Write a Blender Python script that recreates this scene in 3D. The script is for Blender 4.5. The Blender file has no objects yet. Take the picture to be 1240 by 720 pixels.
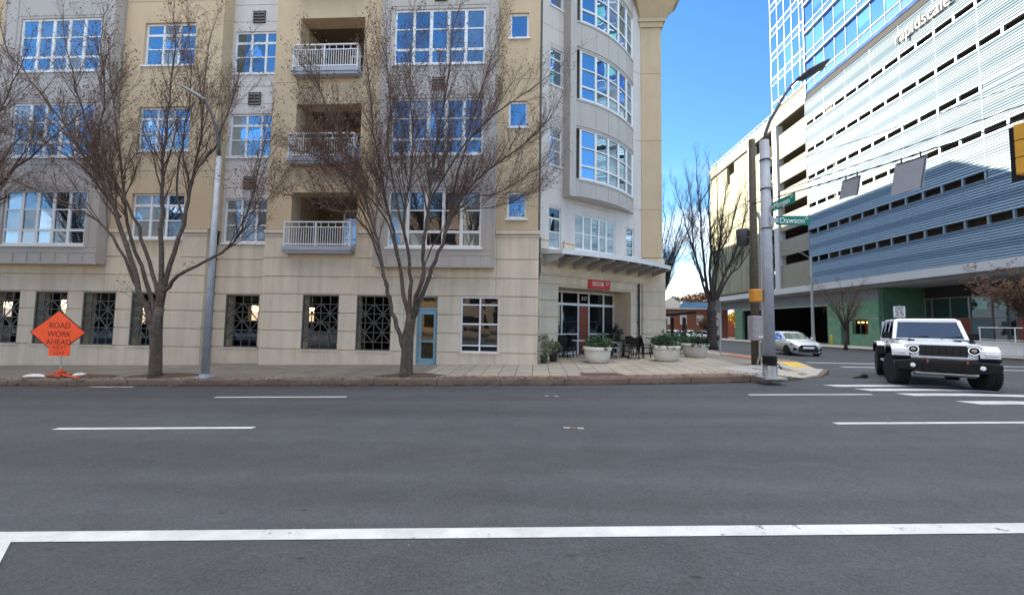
import bpy, math, random
from mathutils import Vector, Matrix, Quaternion
SC = bpy.context.scene
COL = SC.collection
R = math.radians
V = Vector
rnd = random.Random(7)

# ------------------------------------------------------------------ camera model (from the photograph)
FPX, CZ = 481.36, 1.58
PIT, YAW, ROL = R(3.6129), R(3.12416), R(0.95072)
_f = V((-math.sin(YAW)*math.cos(PIT), math.cos(YAW)*math.cos(PIT), math.sin(PIT)))
_r = V((math.cos(YAW), math.sin(YAW), 0)); _u = _r.cross(_f)
_r, _u = math.cos(ROL)*_r+math.sin(ROL)*_u, -math.sin(ROL)*_r+math.cos(ROL)*_u
def at(px, py, Y):
    """a photo pixel (1240 x 720) seen at distance Y, as a world point"""
    d = _f+(px-620)/FPX*_r-(py-360)/FPX*_u
    return V((0, 0, CZ))+d*(Y/d.y)

# ------------------------------------------------------------------ terrain
def gz(x, y):
    return .023*max(-60, min(x, 10))-.0138*max(-40, min(y, 90))
def zs(x, y):
    return min(.023*max(-60, min(x, 10))+.013*(y-11.1), gz(11.3, y)+.15+.02*(11.3-min(x, 11.3)))

# ------------------------------------------------------------------ mesh builder
WM = {}
class MB:
    def __init__(s, T=None):
        s.v = []; s.f = []; s.m = []; s.s = []; s.T = T; s.mi = 0; s.sm = False
    def add(s, vs, fs):
        b = len(s.v)
        if s.T is not None: s.v += [s.T @ V(q) for q in vs]
        else: s.v += [V(q) for q in vs]
        for f in fs:
            s.f.append([b+i for i in f]); s.m.append(s.mi); s.s.append(s.sm)
        return s
    def box(s, x0, x1, y0, y1, z0, z1):
        if x1 < x0: x0, x1 = x1, x0
        if y1 < y0: y0, y1 = y1, y0
        if z1 < z0: z0, z1 = z1, z0
        return s.add([(x0,y0,z0),(x1,y0,z0),(x1,y1,z0),(x0,y1,z0),(x0,y0,z1),(x1,y0,z1),(x1,y1,z1),(x0,y1,z1)],
                     [(0,3,2,1),(4,5,6,7),(0,1,5,4),(1,2,6,5),(2,3,7,6),(3,0,4,7)])
    def bar(s, p, q, w, h=None, up=(0,0,1)):
        p, q = V(p), V(q); d = (q-p).normalized(); up = V(up)
        if abs(d.dot(up)) > .99: up = V((0,1,0))
        a = d.cross(up).normalized(); b = a.cross(d); h = h or w
        o = [a*(i*w/2)+b*(j*h/2) for i, j in ((-1,-1),(1,-1),(1,1),(-1,1))]
        return s.add([p+k for k in o]+[q+k for k in o], [(0,3,2,1),(4,5,6,7),(0,1,5,4),(1,2,6,5),(2,3,7,6),(3,0,4,7)])
    def tube(s, pts, rad, n=8, cap=True):
        pts = [V(p) for p in pts]; k = len(pts)
        if not hasattr(rad, '__len__'): rad = [rad]*k
        vs = []; a = None
        for i in range(k):
            d = (pts[min(i+1,k-1)]-pts[max(i-1,0)])
            d = d.normalized() if d.length > 1e-9 else V((0,0,1))
            if a is None: a = d.orthogonal().normalized()
            else:
                a = a-d*a.dot(d)
                a = a.normalized() if a.length > 1e-6 else d.orthogonal().normalized()
            b = d.cross(a)
            for j in range(n):
                t = 2*math.pi*j/n
                vs.append(pts[i]+(a*math.cos(t)+b*math.sin(t))*rad[i])
        fs = [(i*n+j, i*n+(j+1)%n, (i+1)*n+(j+1)%n, (i+1)*n+j) for i in range(k-1) for j in range(n)]
        if cap: fs += [tuple(range(n-1,-1,-1)), tuple(range((k-1)*n, k*n))]
        return s.add(vs, fs)
    def lathe(s, prof, c=(0,0,0), n=24, ax='z'):
        vs = []
        for r, h in prof:
            for j in range(n):
                t = 2*math.pi*j/n; p = (r*math.cos(t), r*math.sin(t), h)
                if ax == 'x': p = (h, p[0], p[1])
                if ax == 'y': p = (p[1], h, p[0])
                vs.append((p[0]+c[0], p[1]+c[1], p[2]+c[2]))
        k = len(prof)
        fs = [(i*n+j, i*n+(j+1)%n, (i+1)*n+(j+1)%n, (i+1)*n+j) for i in range(k-1) for j in range(n)]
        fs += [tuple(range(n-1,-1,-1)), tuple(range((k-1)*n, k*n))]
        return s.add(vs, fs)
    def prism(s, poly, a, b, ax='x'):
        """poly in the two other axes, extruded from a to b along ax"""
        def P(u, w, h):
            return {'x': (h, u, w), 'y': (u, h, w), 'z': (u, w, h)}[ax]
        n = len(poly)
        vs = [P(u, w, a) for u, w in poly]+[P(u, w, b) for u, w in poly]
        return s.add(vs, [tuple(range(n-1,-1,-1)), tuple(range(n, 2*n))]+[(i, (i+1)%n, n+(i+1)%n, n+i) for i in range(n)])
    def quad(s, a, b, c, d): return s.add([a,b,c,d], [(0,1,2,3)])
    def sphere(s, c, r, n=10, m=7, sq=(1,1,1)):
        prof = [(max(1e-3, r*math.sin(math.pi*i/m)), -r*math.cos(math.pi*i/m)) for i in range(m+1)]
        vs = []
        for rr, h in prof:
            for j in range(n):
                t = 2*math.pi*j/n; vs.append((c[0]+rr*math.cos(t)*sq[0], c[1]+rr*math.sin(t)*sq[1], c[2]+h*sq[2]))
        return s.add(vs, [(i*n+j, i*n+(j+1)%n, (i+1)*n+(j+1)%n, (i+1)*n+j) for i in range(m) for j in range(n)])
    def build(s, name, mats, parent=None, bevel=0, sub=0, local=False):
        me = bpy.data.meshes.new(name)
        vs = s.v
        W = WM.get(parent.name, Matrix()) if parent else Matrix()
        if not local and parent:
            I = W.inverted(); vs = [I @ q for q in vs]
        me.from_pydata([tuple(q) for q in vs], [], s.f)
        if not isinstance(mats, (list, tuple)): mats = [mats]
        for m in mats: me.materials.append(m)
        if len(mats) > 1: me.polygons.foreach_set('material_index', s.m)
        if any(s.s): me.polygons.foreach_set('use_smooth', s.s)
        me.update()
        o = bpy.data.objects.new(name, me); COL.objects.link(o)
        if parent: o.parent = parent
        WM[o.name] = W
        if bevel:
            b = o.modifiers.new('bevel', 'BEVEL'); b.width = bevel; b.segments = 2; b.limit_method = 'ANGLE'; b.angle_limit = R(40)
        if sub:
            b = o.modifiers.new('sub', 'SUBSURF'); b.levels = sub; b.render_levels = sub
        return o

def tag(o, label=None, cat=None, group=None, kind=None):
    if label: o['label'] = label
    if cat: o['category'] = cat
    if group: o['group'] = group
    if kind: o['kind'] = kind
    return o
def thing(name, label, cat, loc=(0,0,0), rz=0, group=None):
    o = bpy.data.objects.new(name, None); COL.objects.link(o)
    o.location = loc; o.rotation_euler = (0,0,rz); o.empty_display_size = .2
    WM[o.name] = Matrix.Translation(loc) @ Matrix.Rotation(rz, 4, 'Z')
    return tag(o, label, cat, group)
def kids(o): return [c for c in bpy.data.objects if c.parent == o]
def dup(root, loc, rz=0, label=None, group=None, scale=1):
    r = root.copy(); COL.objects.link(r); r.location = loc; r.rotation_euler = (0,0,rz); r.scale = (scale,)*3
    if label: r['label'] = label
    if group: r['group'] = group
    for ch in kids(root):
        c = ch.copy(); COL.objects.link(c); c.parent = r
        for g in kids(ch):
            d = g.copy(); COL.objects.link(d); d.parent = c
    return r

# ------------------------------------------------------------------ materials
class N:
    def __init__(s, name):
        s.m = bpy.data.materials.new(name); s.m.use_nodes = True
        s.t = s.m.node_tree; s.b = s.t.nodes['Principled BSDF']; s.o = s.t.nodes['Material Output']; s._c = None
    def n(s, ty, **k):
        x = s.t.nodes.new(ty)
        for a, b in k.items():
            if a.startswith('i_'): x.inputs[a[2:].replace('_', ' ')].default_value = b
            else: setattr(x, a, b)
        return x
    def l(s, a, b): s.t.links.new(a, b)
    def co(s, scale=(1,1,1), rot=(0,0,0), loc=(0,0,0)):
        if s._c is None: s._c = s.n('ShaderNodeTexCoord')
        mp = s.n('ShaderNodeMapping'); mp.inputs['Scale'].default_value = scale; mp.inputs['Rotation'].default_value = rot; mp.inputs['Location'].default_value = loc
        s.l(s._c.outputs['Object'], mp.inputs[0]); return mp.outputs[0]
    def noise(s, sc, det=4, rough=.55, scale=(1,1,1)):
        x = s.n('ShaderNodeTexNoise'); x.inputs['Scale'].default_value = sc; x.inputs['Detail'].default_value = det; x.inputs['Roughness'].default_value = rough
        s.l(s.co(scale), x.inputs['Vector']); return x.outputs['Fac']
    def ramp(s, fac, *st):
        x = s.n('ShaderNodeValToRGB'); e = x.color_ramp.elements
        while len(e) < len(st): e.new(.5)
        for i, (p, c) in enumerate(st):
            e[i].position = p; e[i].color = (c, c, c, 1) if not hasattr(c, '__len__') else (*c, 1)
        s.l(fac, x.inputs[0]); return x.outputs[0]
    def mix(s, a, b, fac, mode='MIX'):
        x = s.n('ShaderNodeMix', data_type='RGBA', blend_type=mode)
        for sock, val in ((x.inputs[6], a), (x.inputs[7], b), (x.inputs[0], fac)):
            if hasattr(val, 'is_linked') or hasattr(val, 'links'): s.l(val, sock)
            elif hasattr(val, '__len__'): sock.default_value = (*val, 1)
            else: sock.default_value = val
        return x.outputs[2]
    def bump(s, h, st=.2, dist=.01):
        x = s.n('ShaderNodeBump'); x.inputs['Strength'].default_value = st; x.inputs['Distance'].default_value = dist
        s.l(h, x.inputs['Height']); s.l(x.outputs[0], s.b.inputs['Normal'])
    def col(s, c):
        if hasattr(c, '__len__'): s.b.inputs['Base Color'].default_value = (*c, 1)
        else: s.l(c, s.b.inputs['Base Color'])
    def set(s, **k):
        for a, b in k.items(): s.b.inputs[a.replace('_', ' ')].default_value = b
        return s
M = {}
def plain(name, c, rough=.6, metal=0, var=.12, sc=3., bump=.0, bsc=60, spec=.4, streak=0):
    m = N(name)
    a = tuple(x*(1-var) for x in c); b = tuple(min(1, x*(1+var)) for x in c)
    cc = m.ramp(m.noise(sc, 6, .6), (.3, a), (.7, b))
    if streak:
        st = m.ramp(m.noise(1.0, 5, .6, (3.5, 3.5, .25)), (.42, 1.0), (.75, 1-streak))
        cc = m.mix(cc, st, 1.0, 'MULTIPLY')
    m.col(cc)
    m.set(Roughness=rough, Metallic=metal); m.b.inputs['Specular IOR Level'].default_value = spec
    if bump: m.bump(m.noise(bsc, 3, .6), bump, .01)
    M[name] = m.m; return m.m
def glass(name, base, tint=(.7,.8,.95), fac=.4, rough=.02, wav=.005, blinds=0, var=0):
    """window pane: interior tone under a reflective sheet with slight waviness"""
    m = N(name)
    if blinds:
        w = m.n('ShaderNodeTexWave', wave_type='BANDS', bands_direction='Z'); w.inputs['Scale'].default_value = 8
        m.l(m.co(), w.inputs['Vector'])
        m.col(m.mix(base, tuple(x*.7 for x in base), w.outputs['Fac']))
    else:
        m.col(m.ramp(m.noise(.9, 3), (.35, tuple(x*.6 for x in base)), (.65, tuple(x*1.3 for x in base))))
    m.set(Roughness=.5); m.b.inputs['Specular IOR Level'].default_value = 0
    g = m.n('ShaderNodeBsdfGlossy'); g.inputs['Color'].default_value = (*tint, 1); g.inputs['Roughness'].default_value = rough
    bp = m.n('ShaderNodeBump'); bp.inputs['Strength'].default_value = .35; bp.inputs['Distance'].default_value = wav
    m.l(m.noise(1.6, 1), bp.inputs['Height']); m.l(bp.outputs[0], g.inputs['Normal'])
    fr = m.n('ShaderNodeFresnel'); fr.inputs['IOR'].default_value = 1.5
    ma = m.n('ShaderNodeMath', operation='ADD'); ma.use_clamp = True; m.l(fr.outputs[0], ma.inputs[0]); ma.inputs[1].default_value = fac
    mx = m.n('ShaderNodeMixShader'); m.l(ma.outputs[0], mx.inputs[0]); m.l(m.b.outputs[0], mx.inputs[1]); m.l(g.outputs[0], mx.inputs[2])
    m.l(mx.outputs[0], m.o.inputs['Surface'])
    M[name] = m.m; return m.m
def emit(name, c, st):
    m = N(name); m.col(c); m.b.inputs['Emission Color'].default_value = (*c, 1); m.b.inputs['Emission Strength'].default_value = st
    M[name] = m.m

plain('cream stone', (.635,.555,.44), .8, var=.07, sc=1.2, bump=.12, bsc=90, streak=.2)
plain('base stone', (.62,.53,.39), .8, var=.09, sc=1.5, bump=.12, bsc=90, streak=.22)
plain('tan stucco', (.55,.425,.275), .85, var=.045, sc=1.3, bump=.15, bsc=120, streak=.1)
plain('loggia shaded brown', (.12,.088,.06), .85, var=.06)  # balcony recess shade put into a dark stucco colour
plain('loggia shaded tan', (.36,.265,.165), .85, var=.06)  # tan stucco darkened for the recess cheeks, shade painted in
plain('pale stucco', (.60,.565,.535), .85, var=.04, sc=1.3, bump=.12, bsc=120, streak=.1)
plain('grey panel', (.43,.40,.375), .6, var=.04, sc=1.2, streak=.08)
plain('panel trim', (.39,.355,.325), .6, var=.04)
plain('white frame', (.74,.75,.76), .45, var=.04, spec=.5)
plain('white rail', (.66,.67,.69), .45, var=.05)
plain('slab grey', (.36,.38,.43), .7, var=.08)
plain('vent dark', (.035,.03,.03), .7)
plain('vent slat', (.13,.11,.10), .6)
plain('grille metal', (.062,.068,.066), .5, var=.15, spec=.5)
plain('door blue', (.17,.33,.43), .4, var=.05, spec=.5)
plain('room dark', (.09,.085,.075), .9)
plain('room light', (.55,.53,.48), .9)
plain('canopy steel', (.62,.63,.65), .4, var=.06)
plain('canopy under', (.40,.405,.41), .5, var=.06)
plain('black metal', (.011,.011,.012), .5, var=.2, spec=.18)
plain('dark metal', (.06,.06,.065), .5, var=.15)
plain('grey metal', (.34,.36,.40), .5, var=.12, sc=5, streak=.15)
plain('zinc metal', (.40,.41,.42), .45, metal=.5, var=.12, sc=6)
plain('sign back', (.26,.26,.28), .45, metal=.3, var=.06)
plain('door red', (.21,.045,.025), .45, var=.12)
plain('sign red', (.55,.03,.03), .5, var=.05)
plain('sign green', (.0,.19,.14), .45, var=.04)
plain('sign white', (.80,.80,.80), .5, var=.03)
plain('sign orange', (1.0,.085,.006), .5, var=.03)
plain('sign ink', (.07,.012,.008), .6)
plain('black ink', (.012,.012,.012), .6)
plain('signal yellow', (.60,.29,.02), .5, var=.08)
plain('ped yellow', (.58,.25,.02), .55, var=.1)
plain('wood pole', (.085,.07,.05), .9, var=.3, sc=8, bump=.3, bsc=25)
plain('cabinet grey', (.30,.28,.29), .6, var=.2, sc=9)
plain('planter', (.62,.60,.54), .75, var=.06, bump=.15, bsc=70, streak=.15)
plain('soil', (.05,.035,.025), .95)
plain('clay green', (.06,.10,.06), .7)
plain('pot dark', (.055,.055,.06), .7)
plain('sandbag', (.68,.66,.62), .9, var=.08)
plain('stand orange', (.62,.09,.03), .6)
plain('garage white', (.215,.285,.335), .42, metal=.3, var=.02, spec=.4)
plain('garage screen', (.13,.185,.235), .42, metal=.3, var=.02, spec=.4)
plain('garage concrete', (.26,.245,.195), .85, var=.05, sc=.5, streak=.1)
plain('garage grey', (.21,.215,.22), .85, var=.06, sc=.6)
plain('garage panel', (.265,.265,.18), .8, var=.1, sc=.7)
plain('garage inside', (.17,.15,.13), .9)
plain('garage deep', (.03,.03,.032), .9)
plain('fascia white', (.50,.51,.52), .5, var=.03)
plain('green tile', (.115,.245,.15), .45, var=.18, sc=1.6, spec=.5)
plain('green tile dark', (.07,.16,.11), .5, var=.15, sc=1.2)
plain('coral panel', (.36,.10,.075), .6)
plain('blue panel', (.17,.24,.28), .6)
plain('bollard yellow', (.62,.43,.05), .6)
plain('brick', (.25,.085,.055), .85, var=.15, sc=4)
plain('roof grey', (.16,.165,.17), .8)
plain('roof blue', (.10,.22,.38), .5)
plain('house wall', (.62,.60,.55), .8)
plain('tan brick', (.27,.20,.15), .85, var=.15, sc=5)
plain('car white', (.74,.76,.80), .22, var=.01, spec=.6)
plain('car silver', (.60,.61,.62), .25, metal=.25, var=.02, spec=.6)
plain('car blue', (.16,.24,.38), .25, metal=.4, var=.02)
plain('car dark', (.06,.06,.065), .25, var=.02)
plain('car red', (.30,.03,.03), .25, var=.02)
plain('rubber', (.010,.010,.011), .85, var=.2, sc=20, bump=.3, bsc=60)
plain('plastic', (.010,.010,.011), .6, var=.15, spec=.2)
plain('rim', (.07,.07,.075), .4, metal=.6)
plain('rim silver', (.3,.3,.31), .35, metal=.7)
plain('cable', (.02,.02,.02), .7)
plain('tactile yellow', (.62,.40,.06), .8, var=.1, sc=8)
plain('yellow leaf', (.62,.38,.03), .8, var=.25)
plain('leaf green', (.045,.10,.035), .6, var=.35, sc=14)
plain('leaf dark', (.02,.042,.022), .6, var=.35, sc=14)
plain('leaf grey', (.16,.19,.11), .7, var=.3, sc=14)
plain('leaf brown', (.13,.072,.042), .85, var=.4, sc=9)
plain('seed brown', (.15,.08,.052), .9, var=.35, sc=4)
plain('litter', (.12,.05,.03), .95, var=.45, sc=9)
plain('mulch', (.085,.055,.038), .95, var=.4, sc=12, bump=.5, bsc=30)
plain('soffit', (.46,.45,.43), .8, var=.04)
plain('lens white', (.75,.75,.78), .2, spec=.6)
plain('plate metal', (.115,.075,.06), .6, metal=.2, var=.2, sc=6)
plain('tile white', (.70,.70,.69), .7)
plain('bark', (.105,.082,.068), .92, var=.42, sc=9, bump=.8, bsc=26, streak=.45)
plain('bark dark', (.052,.043,.04), .92, var=.3, sc=7, bump=.4, bsc=22)
plain('twig', (.11,.068,.05), .9, var=.25, sc=3)
emit('lamp glow', (1.0,.60,.16), .5)
emit('headlamp', (.85,.92,1.0), .12)
glass('pane', (.035,.045,.05), (.62,.80,1.0), .34)
glass('pane deep', (.010,.011,.012), (.75,.82,.92), .10)
glass('pane blind', (.34,.37,.36), (.62,.80,1.0), .16, blinds=1)
glass('pane curtain', (.22,.25,.25), (.62,.80,1.0), .20)
glass('pane upper', (.035,.055,.08), (.58,.80,1.0), .50)
glass('pane sky', (.10,.12,.14), (.62,.82,1.0), .36)
glass('pane dark', (.008,.009,.010), (.7,.8,.9), .03)
glass('pane store', (.006,.007,.009), (.7,.8,.9), .035)
glass('pane brown', (.03,.022,.010), (.8,.75,.6), .06)
glass('pane shade', (.006,.008,.008), (.25,.30,.33), .0)
glass('tower blue', (.02,.05,.12), (.20,.42,1.0), .20)
glass('tower spandrel', (.045,.085,.17), (.34,.54,.9), .12)
glass('tower teal', (.085,.27,.26), (.3,.6,.9), .10)
glass('car glass', (.008,.011,.016), (.22,.36,.66), .02, wav=.0)
glass('windscreen pale', (.11,.13,.11), (.95,.97,.85), .30, wav=.0)

def asphalt():
    m = N('asphalt')
    big = m.ramp(m.noise(.35, 5, .6, (.18,1,1)), (.3, (.053,.056,.063)), (.7, (.071,.074,.081)))
    fine = m.ramp(m.noise(160, 2, .8), (.35, .70), (.72, 1.32))
    c = m.mix(big, fine, 1, 'MULTIPLY')
    c = m.mix(c, m.ramp(m.noise(42, 5, .85), (.36, .62), (.66, 1.36)), 1, 'MULTIPLY')
    c = m.mix(c, m.ramp(m.noise(2.6, 6, .7, (.6,1,1)), (.32, .84), (.68, 1.12)), 1, 'MULTIPLY')
    lane = m.ramp(m.noise(1.1, 3, .5, (.03,1,1)), (.38, .84), (.62, 1.08))
    c = m.mix(c, lane, 1, 'MULTIPLY')
    sp = m.n('ShaderNodeTexVoronoi'); sp.inputs['Scale'].default_value = 2.3; m.l(m.co((.55,1.5,1)), sp.inputs['Vector'])
    c = m.mix(c, m.ramp(sp.outputs['Distance'], (.03, .35), (.075, 1.0)), .85, 'MULTIPLY')
    sp2 = m.n('ShaderNodeTexVoronoi'); sp2.inputs['Scale'].default_value = 4.2; m.l(m.co((1,1,1), loc=(3.3,1.7,0)), sp2.inputs['Vector'])
    c = m.mix(c, (.22,.22,.22), m.ramp(sp2.outputs['Distance'], (.014, .9), (.03, 0.)))
    ck = m.n('ShaderNodeTexVoronoi', feature='DISTANCE_TO_EDGE'); ck.inputs['Scale'].default_value = .22
    wob = m.n('ShaderNodeMix', data_type='VECTOR'); wob.inputs[0].default_value = .18
    nz = m.n('ShaderNodeTexNoise'); nz.inputs['Scale'].default_value = 1.2; nz.inputs['Detail'].default_value = 6; m.l(m.co(), nz.inputs['Vector'])
    m.l(m.co((.6,1.3,1)), wob.inputs[4]); m.l(nz.outputs['Color'], wob.inputs[5]); m.l(wob.outputs[1], ck.inputs['Vector'])
    c = m.mix(c, m.ramp(ck.outputs['Distance'], (.0006, .7), (.002, 1.0)), .3, 'MULTIPLY')
    m.col(c); m.set(Roughness=.82); m.b.inputs['Specular IOR Level'].default_value = .35
    m.bump(m.noise(220, 2, .7), .35, .006); M['asphalt'] = m.m
asphalt()
def paving(name, c1, c2, mort, bw, rh, rot=0, ms=.012, streak=.15):
    m = N(name)
    b = m.n('ShaderNodeTexBrick'); b.offset = .5
    for k, v in (('Color1', (*c1,1)), ('Color2', (*c2,1)), ('Mortar', (*mort,1))): b.inputs[k].default_value = v
    b.inputs['Scale'].default_value = 1; b.inputs['Mortar Size'].default_value = ms; b.inputs['Brick Width'].default_value = bw; b.inputs['Row Height'].default_value = rh
    b.inputs['Mortar Smooth'].default_value = .2
    m.l(m.co((1,1,1), (0,0,rot)), b.inputs['Vector'])
    d = m.ramp(m.noise(.8, 6, .65), (.3, 1-streak), (.7, 1+streak*.6))
    sp = m.ramp(m.noise(50, 2, .7), (.3, .88), (.7, 1.1))
    m.col(m.mix(m.mix(b.outputs['Color'], d, 1, 'MULTIPLY'), sp, 1, 'MULTIPLY')); m.set(Roughness=.85); m.b.inputs['Specular IOR Level'].default_value = .3
    m.bump(m.noise(90, 2), .15, .005); M[name] = m.m
paving('slab paving', (.31,.275,.22), (.355,.315,.25), (.08,.07,.06), 1.25, .52, R(90))
paving('old paving', (.19,.168,.14), (.22,.195,.16), (.12,.105,.09), .62, .62, R(90), .008, .25)
paving('brick paving', (.20,.115,.085), (.25,.15,.11), (.12,.09,.075), .2, .1, 0, .008, .25)
paving('red paving', (.33,.075,.06), (.38,.10,.08), (.2,.1,.08), .2, .1, 0, .008, .25)
paving('kerb stone', (.14,.108,.082), (.165,.128,.098), (.07,.05,.04), 1.8, 5, 0, .015, .35)
plain('concrete', (.36,.35,.33), .85, var=.1, sc=1.2, bump=.12, bsc=80)
plain('dirt', (.17,.15,.12), .95, var=.2, sc=.2)
def paint():
    m = N('road paint')
    w = m.ramp(m.noise(7, 8, .75), (.335, 0.0), (.39, 1.0))
    fine = m.ramp(m.noise(120, 2, .8), (.25, .75), (.6, 1.0))
    c = m.mix((.11,.11,.115), (.56,.57,.57), w)
    c = m.mix(c, m.ramp(m.noise(1.3, 6, .7), (.35, .72), (.6, 1.0)), 1, 'MULTIPLY'); m.col(m.mix(c, fine, 1, 'MULTIPLY')); m.set(Roughness=.75); m.bump(m.noise(200, 2), .2, .004); M['road paint'] = m.m
paint()

# ------------------------------------------------------------------ ground, road, sidewalk
def sheet(mb, xs, ys, fn, dz=0):
    b = [(x, y, fn(x, y)+dz) for y in ys for x in xs]; n = len(xs)
    mb.add(b, [(j*n+i, j*n+i+1, (j+1)*n+i+1, (j+1)*n+i) for j in range(len(ys)-1) for i in range(n-1)])
XS = [-900,-300,-120,-60,-40,-20,-10,-5,0,5,10,15,20,30,40,60,120,300,900]
mb = MB(); sheet(mb, XS, [-900,-300,-100,-40,-20,-5,0,11.1,20,40,60,90,150,300,900], gz, -.06)
tag(mb.build('ground', M['dirt']), kind='structure')
mb = MB(); sheet(mb, [-120,-60,-40,-20,-10,-5,0,5,10,10.8,15,20,30,40,60,120], [.6,2,4,6,8,10,12.5], gz, 0)
sheet(mb, [5,10,10.8,15,20,25,29.5], [12.5,14,17,20,25,30,40,50,70,90,160], gz, 0)
road = tag(mb.build('road', M['asphalt']), kind='structure')
mb = MB(); sheet(mb, [14,20,30,45], [46,55,62,75], gz, .012)
tag(mb.build('parking_lot', M['asphalt']), kind='structure')

def strip(name, p, q, w, dz=.006, mat='road paint', sk=0):
    """painted line between two ground points, width w"""
    p, q = V((*p, 0)), V((*q, 0)); d = q-p; L = d.length; d /= L; n = V((-d.y, d.x, 0)); k = max(2, int(L/.5)+1)
    mb = MB(); vs = []
    for i in range(k):
        t = i/(k-1)
        for s_ in (-.5, .5):
            c = p+d*(L*t+sk*s_)+n*(w*s_); vs.append((c.x, c.y, gz(c.x, c.y)+dz))
    mb.add(vs, [(2*i, 2*i+2, 2*i+3, 2*i+1) for i in range(k-1)])
    return mb.build(name, M[mat], road)
strip('edge_line', (-5.2, 2.89), (5.6, 3.53), .155)
strip('bay_line', (-3.98, 2.86), (-2.7, 1.69), .16, .010)
strip('lane_dash', (-7.72, 6.16), (-4.50, 6.33), .12)
strip('lane_dash', (-7.48, 9.13), (-4.36, 9.25), .12)
strip('lane_dash', (4.95, 6.90), (8.25, 7.06), .12)
strip('lane_dash', (5.06, 9.72), (7.9, 9.82), .12)
strip('lane_dash', (-19.5, 5.75), (-16.4, 5.9), .12)
strip('lane_dash', (-12.5, 10.72), (-11.2, 10.74), .10)
for x0, y0 in ((7.95,11.22),(8.22,10.52),(8.60,9.80),(8.95,8.80),(9.35,7.9),(9.8,7.0),(10.2,6.1)):
    strip('crosswalk_bar', (x0, y0), (x0+3.1, y0+.05), .36, .008, sk=-.12)
strip('crosswalk_line', (12.6, 17.1), (28.8, 17.3), .3)
strip('crosswalk_line', (12.6, 19.2), (28.8, 19.4), .3)

KERB = [(-120,8.7),(-60,9.95),(-40,10.4),(-28,10.65),(-15.5,10.91),(-10,11.03),(-5.7,11.13),(-2,11.22),(.8,11.29),(2.5,11.42),(4,11.6),(6.07,11.92),(7.4,12.25),(8.3,12.65),(9.2,13.25),(10.0,14.1),(10.7,15.3),(11.1,16.6),(11.3,18.2),(11.4,21),(11.5,25),(11.6,30),(11.8,45),(12,60),(12.4,120)]
def resample(pl, step):
    out = []
    for (a, b), (c, d) in zip(pl, pl[1:]):
        L = math.hypot(c-a, d-b); n = max(1, min(30, int(L/step)))
        out += [(a+(c-a)*i/n, b+(d-b)*i/n) for i in range(n)]
    return out+[pl[-1]]
KP = resample(KERB, .6)
def low(x, y):
    """kerb ramps at the corner"""
    d = min(math.hypot(x-8.6, y-12.9)/1.2, math.hypot(x-10.6, y-15.6)/1.3)
    return max(0, min(1, 1.5-d))
def top(x, y):
    z = zs(x, y); k = low(x, y)
    return z*(1-k)+(gz(x, y)+.02)*k
def inward(i):
    a, b = KP[max(0, i-1)], KP[min(len(KP)-1, i+1)]; d = V((b[0]-a[0], b[1]-a[1])).normalized()
    return V((-d.y, d.x))
def bandstrip(name, i0, i1, o0, o1, mat, dz=0, kind='structure', rows=1, parent=None, end=None):
    mb = MB(); vs = []
    for i in range(i0, i1+1):
        n = inward(i); p = V(KP[i])
        for r_ in range(rows+1):
            if end is None: q = p+n*(o0+(o1-o0)*r_/rows)
            else:
                a = p+n*o0; q = a+(V(end(p))-a)*(r_/rows)
            vs.append((q.x, q.y, top(q.x, q.y)+dz))
    k = rows+1
    mb.add(vs, [(i*k+r_, i*k+r_+k, i*k+r_+k+1, i*k+r_+1) for i in range(i1-i0) for r_ in range(rows)])
    o = mb.build(name, M[mat], parent)
    if not parent: tag(o, kind=kind)
    return o
def inner(p):
    x, y = p
    if x < 5 and y < 13: return (x, 24)
    if y < 24: return (5.0, 24.0+.01*y)
    return (5, y+.5)
NK = len(KP)-1
sw = bandstrip('sidewalk', 0, NK, .16, 0, 'old paving', 0, rows=24, end=inner)
iM = min(range(NK), key=lambda i: abs(KP[i][0]+2.6))
iR = min(range(NK), key=lambda i: abs(KP[i][0]-7.0))
# new slabs on the right, laid 4 mm above the old paving
mb = MB(); xs = [-3.4+.4*i for i in range(28)]; ys = [11.75+.4*i for i in range(29)]
for i in range(len(xs)-1):
    for j in range(len(ys)-1):
        cx, cy = xs[i]+.2, ys[j]+.2
        if cx > 6.6 and cy < 13.4+(cx-6.6)*.9: continue
        if cy < 11.55+.1*max(0, cx) or cx > 7.9: continue
        q = [(xs[i],ys[j]),(xs[i+1],ys[j]),(xs[i+1],ys[j+1]),(xs[i],ys[j+1])]
        mb.add([(x, y, top(x, y)+.006) for x, y in q], [(0,1,2,3)])
tag(mb.build('slab_paving', M['slab paving']), kind='structure')
bandstrip('brick_paving', iM, iR-1, .16, .62, 'brick paving', .010)
bandstrip('concrete_paving', iR, NK-6, .16, 1.9, 'concrete', .008, rows=4)
iA = min(range(NK), key=lambda i: abs(KP[i][0]-10.6)+abs(KP[i][1]-15.2)); iB = min(range(NK), key=lambda i: abs(KP[i][1]-21)+abs(KP[i][0]-11.4))
bandstrip('red_paving', iA+1, iB, 1.2, 1.9, 'red paving', .016)
bandstrip('brick_paving', iA+2, iB+6, .3, .8, 'brick paving', .014)
mb = MB(); vs = []
for i, p in enumerate(KP):
    n = inward(i); a = V(p); b = a+n*.17
    vs += [(a.x, a.y, gz(a.x, a.y)-.08), (a.x+n.x*.015, a.y+n.y*.015, top(a.x, a.y)-.012), (a.x+n.x*.03, a.y+n.y*.03, top(a.x, a.y)+.004), (b.x, b.y, top(b.x, b.y)+.005)]
mb.add(vs, [(i*4+k, (i+1)*4+k, (i+1)*4+k+1, i*4+k+1) for i in range(NK) for k in range(3)])
tag(mb.build('kerb', M['kerb stone']), kind='structure')
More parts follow.
